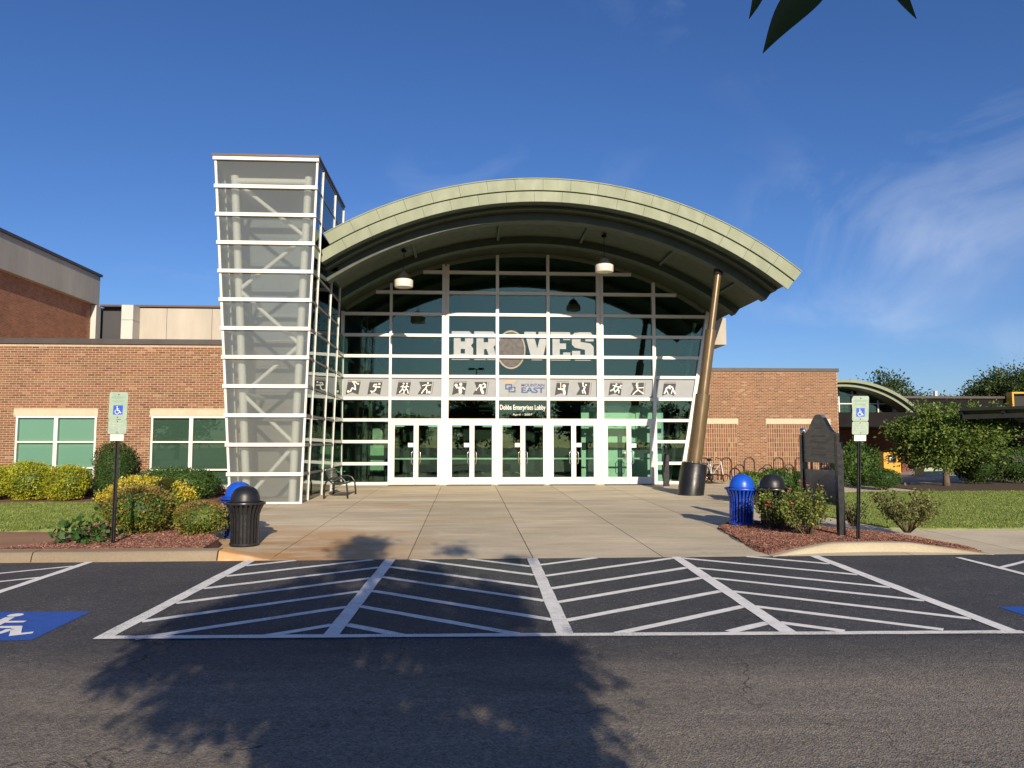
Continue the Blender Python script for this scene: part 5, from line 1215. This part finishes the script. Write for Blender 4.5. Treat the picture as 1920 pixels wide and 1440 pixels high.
def rose(name, label, x, y, rx, h, n, mat, seed, flowers):
    z0 = gz(y)+.10; t = empty(name, (x, y, z0), label, 'shrub', 'rose bushes in the right mulch bed'); r_ = np.random.default_rng(seed); P = []; D = []; m_ = MB()
    for k in range(26):
        a = r_.uniform(0, 6.28); q = r_.uniform(.25, 1.0)**.7; hh = h*r_.uniform(.65, 1.0)*(1-.25*q*q)
        b0 = Vector((x+.05*math.cos(a), y+.05*math.sin(a), z0)); b1 = Vector((x+rx*q*.55*math.cos(a), y+rx*q*.5*math.sin(a), z0+hh*.45)); b2 = Vector((x+rx*q*math.cos(a)+r_.normal(0, .04), y+rx*.85*q*math.sin(a), z0+hh))
        m_.tube([b0, b1, b2], [.011, .008, .004], 5)
        for i in range(int(n/26)):
            u = r_.uniform(.42, 1.05); p = b1.lerp(b2, (u-.45)/.55) if u > .45 else b0.lerp(b1, u/.45)
            P.append(np.array(p)+r_.normal(0, .055, 3)); D.append(r_.normal(0, 1, 3)+np.array([0, 0, .3]))
    leaves('foliage', np.array(P), np.array(D), .062, mat, t, .55); m_.build('canes', 'stem_brown', t, smooth=True)
    for (dx, dy, dz) in flowers:
        f = MB(); c = Vector((x+dx, y+dy, z0+dz))
        for k in range(9):
            a = 2*math.pi*k/9; rr = .05 if k % 2 else .036; e = Vector((math.cos(a)*rr, math.sin(a)*rr, .012 if k % 2 else .03)); s_ = Vector((-math.sin(a), math.cos(a), 0))*.028
            f.add([c, c+e*.6+s_, c+e, c+e*.6-s_], [(0, 1, 2, 3)])
        f.build('rose_bloom', 'petal_pink', t, fix=False); MB().tube([c-Vector((0, 0, .22)), c], .004, 4).build('bloom_stem', 'stem_brown', t)
rose('rose_bush', 'rose bush with yellow-green leaves and two pink blooms before the notice board', 6.36, 14.2, .58, .90, 2300, 'leaf_rose', 21, [(-.05, -.2, .93), (.22, -.2, .92), (-.35, -.2, .6)])
rose('rose_bush', 'pink flowering rose bush in front of the two right-hand bins', 6.12, 15.05, .58, .84, 2200, 'leaf_rose', 22, [(-.25, -.3, .55), (-.3, -.28, .50), (-.22, -.33, .47), (.22, -.2, .80), (.17, -.25, .76), (.42, -.2, .95)])
rose('rose_bush', 'dry brownish rose bush right of the right-hand sign post', 8.5, 14.55, .60, .92, 1900, 'leaf_rose_dry', 23, [])
rose('rose_bush', 'small sparse rose bush behind the right-hand sign post', 7.95, 15.55, .36, .62, 300, 'leaf_rose_dry', 24, [])
sg = 'green shrubs before the bike racks'
shrub('leafy_shrub', 'leafy green shrub behind the blue right-hand bin', 'shrub', sg, 8.35, 22.2, .08, .65, .55, .80, 3200, .085, 'leaf_tree', 'dome', 31, lump_k=2)
shrub('leafy_shrub', 'leafy green shrub in front of the middle bike hoops', 'shrub', sg, 9.25, 22.5, .08, .62, .55, .86, 3200, .085, 'leaf_dark', 'dome', 32, lump_k=2)
shrub('leafy_shrub', 'leafy green shrub just left of the notice board', 'shrub', sg, 10.05, 22.3, .08, .6, .5, .80, 3000, .085, 'leaf_dark', 'dome', 33, lump_k=2)
shrub('tall_shrub', 'tall bushy green shrub between the notice board and the far porch', 'shrub', None, 14.7, 28.4, 0, .8, .7, 1.65, 5200, .11, 'leaf_dark', 'round', 34, lump_k=3)
shrub('globe_shrub', 'small dark globe shrub at the back of the right lawn', 'shrub', None, 14.62, 26.3, .04, .5, .45, .72, 3600, .055, 'leaf_dark', 'dome', 35)
dh = 'dark evergreen hedge bushes at the right edge'
shrub('hedge_bush', 'dark evergreen hedge bush right of the small tree', 'shrub', dh, 19.9, 29.2, 0, .95, .8, 1.55, 4600, .09, 'leaf_far', 'round', 36, lump_k=2)
shrub('hedge_bush', 'dark evergreen hedge bush cut off by the right edge of the photo', 'shrub', dh, 21.7, 29.4, 0, 1.0, .8, 1.75, 4600, .09, 'leaf_far', 'round', 37, lump_k=2)
shrub('red_shrub', 'reddish-brown leafed shrub under the walkway canopy', 'shrub', None, 22.0, 30.6, 0, 1.2, .7, 2.05, 3600, .10, 'leaf_red', 'round', 38, lump_k=3)

# ------------------------------------------------------------ trees
def tree(name, label, base, height, crown, n_cl, per, leaf, mat, seed, group=None, trunk_r=.12, cl_r=.35, fork=.3, extra=None, clip=None, lean=(0, 0), prof=None):
    """crown = (cx, cy, cz, rx, ry, rz) relative to the base; foliage in many clumps carried by limbs"""
    r_ = np.random.default_rng(seed); b = Vector(base); t = empty(name, base, label, 'tree', group)
    cx, cy, cz, rx, ry, rz = crown; C = []
    while len(C) < n_cl:
        d = unit(r_.normal(0, 1, (1, 3)))[0]; q = r_.uniform(.25, 1)**.45
        p = np.array([cx, cy, cz])+d*q*np.array([rx, ry, rz])*(1+.18*math.sin(5*d[0]+seed)+.14*math.sin(7*d[2]+2*seed))
        C.append(p)
    if prof:
        zz = [q[0] for q in prof]; C = []
        while len(C) < n_cl:
            z = r_.uniform(zz[0], zz[-1]); a = np.interp(z, zz, [q[1] for q in prof]); b2 = np.interp(z, zz, [q[2] for q in prof])
            if r_.random() > np.interp(z, zz, [q[3] for q in prof])*(b2-a)/4.6: continue
            C.append(np.array([r_.uniform(a, b2)-base[0], r_.uniform(-ry, ry), z-base[2]]))
    if extra: C += [np.array(e) for e in extra]
    C = np.array(C); n_ = len(C)
    w = MB(); top = Vector((cx*.7+lean[0], cy*.7+lean[1], cz)); f0 = Vector((top.x*.3, top.y*.3, height*fork))
    w.tube([b+Vector((0, 0, -.05)), b+Vector((f0.x*.2, f0.y*.2, f0.z*.3)), b+f0], [trunk_r*1.35, trunk_r*1.05, trunk_r*.85], 12)
    w.tube([b+f0, b+f0.lerp(top, .6)+Vector((.05, 0, 0)), b+top+Vector((0, 0, rz*.6))], [trunk_r*.85, trunk_r*.55, trunk_r*.15], 10)
    idx = r_.permutation(n_)[:min(n_, 34)]
    for i in idx:
        e = Vector(C[i]); s = f0.lerp(top, float(r_.uniform(0, .8))); mdl = s.lerp(e, .5)+Vector((0, 0, float(r_.uniform(.0, .12))*height*.3))
        w.tube([b+s, b+mdl, b+e], [trunk_r*.38, trunk_r*.22, trunk_r*.06], 6)
    w.build('trunk', 'bark', t, smooth=True)
    sc = r_.uniform(.6, 1.3, n_)*cl_r; P = np.repeat(C, per, 0)+r_.normal(0, 1, (n_*per, 3))*np.repeat(sc, per)[:, None]*np.array([.62, .62, .42])
    D = unit(P-np.array([cx, cy, cz-rz*.5]))
    P = P+np.array(b[:])
    if clip is not None: k = clip(P); P = P[k]; D = D[k]
    leaves('crown', P, D+np.array([0, 0, -.25]), leaf, mat, t, .5, .7)
    return t
tree('small_tree', 'small spreading leafy tree on the right lawn edge', (17.95, 28.0, 0), 3.2, (0, 0, 1.85, 2.05, 1.6, 1.05), 230, 90, .125, 'leaf_tree', 41, None, .11, .33, .22, extra=[(1.0, -.2, 3.0), (1.9, -.3, 2.9), (2.1, -.3, 2.7), (-.9, 0, 2.9)])
tg = 'far trees behind the annex'
tree('far_tree', 'dark far tree rising behind the annex arch', (43.5, 78, 0), 8.4, (0, 0, 5.0, 4.6, 4, 3.0), 160, 170, .32, 'leaf_far', 51, tg, .3, 1.1)
tree('far_tree', 'low dark far tree between the annex and the tallest far tree', (50.5, 82, 0), 6.8, (0, 0, 4.0, 4.0, 3, 2.3), 130, 150, .32, 'leaf_far', 52, tg, .28, 1.0)
tree('far_tree', 'tallest far tree, above the walkway canopy at the right edge', (60.0, 80, 0), 9.8, (0, 0, 6.0, 5.6, 4.5, 3.3), 200, 170, .33, 'leaf_far', 53, tg, .35, 1.2)
tree('far_tree', 'far tree cut off by the right edge, below the tallest one', (68, 76, 0), 9.5, (0, 0, 5.5, 5.0, 4, 3.6), 150, 150, .33, 'leaf_far', 54, tg, .3, 1.15)
# row of trees across the lot, seen only mirrored in the glass
src = tree('lot_tree', 'dark tree mirrored in the lobby glass, one of the row across the lot', (-18, -66, -0.7), 9, (0, 0, 5.5, 4.6, 3.5, 3.6), 90, 40, .6, 'leaf_far', 61, 'trees across the parking lot', .3, 1.15)
for x, y, s, rz in ((-30, -70, .9, 1), (-9, -68, .75, 2), (1, -72, 1.05, 3), (10, -66, .8, 4), (19, -70, 1.1, 5), (31, -67, .95, .5), (42, -72, 1.15, 1.5), (-42, -68, 1.1, 2.5)):
    o = copy_tree(src); o['label'] = 'dark tree mirrored in the lobby glass, one of the row across the lot'; o.location = (x, y, -.7); o.scale = (s, s, s); o.rotation_euler = (0, 0, rz)
ll = empty('lot_lamp', (1.1, -30, -.55), 'twin-headed parking lot lamp mirrored in the glass under the letters', 'lamp post')
MB().tube([(1.1, -30, -.6), (1.1, -30, 10.3)], [.09, .06], 10).build('pole', 'black_metal', ll)
for x0, x1 in ((0.2, 0.95), (1.25, 2.0)): MB().box(x0, x1, -30.2, -29.8, 10.2, 10.4).build('lamp_head', 'black_metal', ll)
MB().bar((0.95, -30, 10.28), (1.25, -30, 10.28), .06, .06).build('arm', 'black_metal', ll)
# tree behind the viewpoint: its crown shades the drive, a few leaves hang into the top of the view
PROF = [(1.95, .3, 1.5, .8), (2.2, .1, 1.75, 1), (2.6, -.25, 2.0, 1), (2.75, -.8, 2.1, 1), (2.95, -1.6, 2.15, 1), (3.3, -1.95, 2.15, 1), (3.7, -1.6, 2.2, 1), (4.2, -1.0, 2.2, .55), (4.6, -.5, 1.7, .35), (5.2, -.05, .65, .9), (6.25, .15, .45, 1.5)]
shade = tree('shade_tree', 'shade tree whose dark leaves hang into the top of the photo', (0.35, -2.3, gz(-2.3)), 6.0,
     (0.0, 0, 3.6, 2.1, .40, 1.4), 280, 105, .13, 'leaf_near', 71, None, .13, .23, .28,
     extra=[(-.05, 0, 5.75), (.0, 0, 5.95), (-.1, 0, 6.15), (.1, 0, 6.35), (-.05, 0, 6.5), (.1, 0, 5.6), (1.55, 0, 6.2), (1.5, 0, 6.05), (2.35, 0, 5.75), (.8, 0, 5.3)],
     clip=lambda P: (P[:, 1] < -.5), prof=PROF)
br_ = MB(); br_.tube([(0.15, -2.2, 2.2), (.25, -1.0, 2.75), (.45, .2, 2.72), (.55, .9, 2.62), (.62, 1.18, 2.46)], [.05, .03, .018, .010, .005], 8); br_.tube([(.55, .9, 2.62), (.50, 1.1, 2.50), (.46, 1.2, 2.44)], [.006, .004, .003], 6); br_.tube([(.55, .9, 2.62), (.66, 1.06, 2.50), (.70, 1.14, 2.40)], [.006, .004, .003], 6); br_.build('branch', 'bark', shade, smooth=True)
def big_leaf(a, b, bend, wd, ax_):
    a = Vector(a); b = Vector(b); d = b-a; L = d.length; side = Vector(ax_); side = (side-d.normalized()*side.dot(d.normalized())).normalized(); nrm = d.normalized().cross(side)
    m_ = MB(); K = 14
    for i in range(K+1):
        t = i/K; c = a+d*t+side*bend*math.sin(math.pi*t); h = wd*math.sin(math.pi*min(1, t*1.0)**.8)*(1-.25*t)+.0006
        m_.add([c+side*h+nrm*h*.35, c-nrm*.0005, c-side*h+nrm*h*.35], [])
    for i in range(K): m_.f += [(3*i, 3*i+1, 3*i+4, 3*i+3), (3*i+1, 3*i+2, 3*i+5, 3*i+4)]; m_.m += [0, 0]
    o = m_.build('leaf', 'leaf_near', shade, smooth=True)
    st = MB(); st.tube([a, a+(a-b)*.12+Vector((0, 0, .02)), Vector((.60, 1.14, 2.47))], .0016, 5); st.build('leaf_stalk', 'stem_brown', shade)
big_leaf((.590, 1.165, 2.325), (.478, 1.179, 2.203), -.014, .028, (1, 0, -.6))
big_leaf((.478, 1.17, 2.335), (.4555, 1.176, 2.259), .003, .010, (1, 0, .2))
big_leaf((.672, 1.155, 2.345), (.727, 1.16, 2.2585), -.004, .014, (1, 0, .6))

# ------------------------------------------------------------ turf blades and mulch chips
def inside(P, poly):
    x, y = P[:, 0], P[:, 1]; c = np.zeros(len(P), bool); k = len(poly)
    for i in range(k):
        x0, y0 = poly[i]; x1, y1 = poly[(i+1) % k]
        with np.errstate(divide='ignore', invalid='ignore'): c ^= ((y0 > y) != (y1 > y)) & (x < (x1-x0)*(y-y0)/((y1-y0) or 1e-9)+x0)
    return c
def gza(y): return -0.0155*(29.85-np.clip(y, -5, 29.85))
def turf(name, label, poly, n, dz, xmin, xmax):
    xs_ = [p[0] for p in poly]; ys_ = [p[1] for p in poly]; y0, y1 = min(ys_), max(ys_)
    P = np.stack([RNG.uniform(max(min(xs_), xmin), min(max(xs_), xmax), n*2), y0+(y1-y0)*RNG.random(n*2)**1.25], 1); P = P[inside(P, poly)][:n]; n = len(P); P = P+RNG.normal(0, .035, P.shape)
    b = np.stack([P[:, 0], P[:, 1], gza(P[:, 1])+dz-.003], 1); a = RNG.uniform(0, 6.28, n); wv = np.stack([np.cos(a), np.sin(a), 0*a], 1)*RNG.uniform(.006, .014, n)[:, None]
    h = RNG.uniform(.018, .05, n); tip = b+np.stack([RNG.normal(0, .018, n), RNG.normal(0, .018, n), h], 1)
    V = np.stack([b-wv, b+wv, tip], 1).reshape(-1, 3); o = npmesh(name, V, np.arange(3*n).reshape(-1, 3), 'grass_blade'); tag(o, label, 'grass', kind='stuff')
turf('turf_left', 'mown grass strip before the left shrubs', lawnL, 45000, .135, -15, -6)
turf('turf_right', 'mown lawn on the right', lawnR, 120000, .03, 8, 24)
def chips(name, label, poly, n, zf):
    xs_ = [p[0] for p in poly]; ys_ = [p[1] for p in poly]
    P = np.stack([RNG.uniform(min(xs_), max(xs_), n*2), RNG.uniform(min(ys_), max(ys_), n*2)], 1); P = P[inside(P, poly)][:n]; n = len(P)
    c = np.stack([P[:, 0], P[:, 1], zf(P)+RNG.uniform(.002, .018, n)], 1)
    d = unit(RNG.normal(0, 1, (n, 3))*np.array([1, 1, .35])); s = unit(np.cross(d, RNG.normal(0, 1, (n, 3)))); L = RNG.uniform(.007, .022, n)[:, None]; W = L*.32
    V = np.stack([c-d*L-s*W, c+d*L-s*W*.6, c+d*L*.8+s*W, c-d*L*.9+s*W*.8], 1).reshape(-1, 3)
    tag(npmesh(name, V, np.arange(4*n).reshape(-1, 4), 'mulch_chip'), label, 'mulch', kind='stuff')
def bedh(P):
    cx, cy = 6.8, 14.4; best = np.zeros(len(P))
    poly = np.array(bedR); ang = np.arctan2(poly[:, 1]-cy, poly[:, 0]-cx); rad = np.hypot(poly[:, 0]-cx, poly[:, 1]-cy); o = np.argsort(ang)
    rr = np.interp(np.arctan2(P[:, 1]-cy, P[:, 0]-cx), ang[o], rad[o], period=2*np.pi); f = np.hypot(P[:, 0]-cx, P[:, 1]-cy)/rr
    return gza(P[:, 1])+np.interp(f, [0, .3, .6, .93, 1], [.125, .125, .115, .06, -.015])
chips('mulch_chips_right', 'red-brown wood mulch in the right bed', bedR, 45000, bedh)
chips('mulch_chips_left', 'red-brown wood mulch in the left bed', bedL, 26000, lambda P: gza(P[:, 1])+.155)
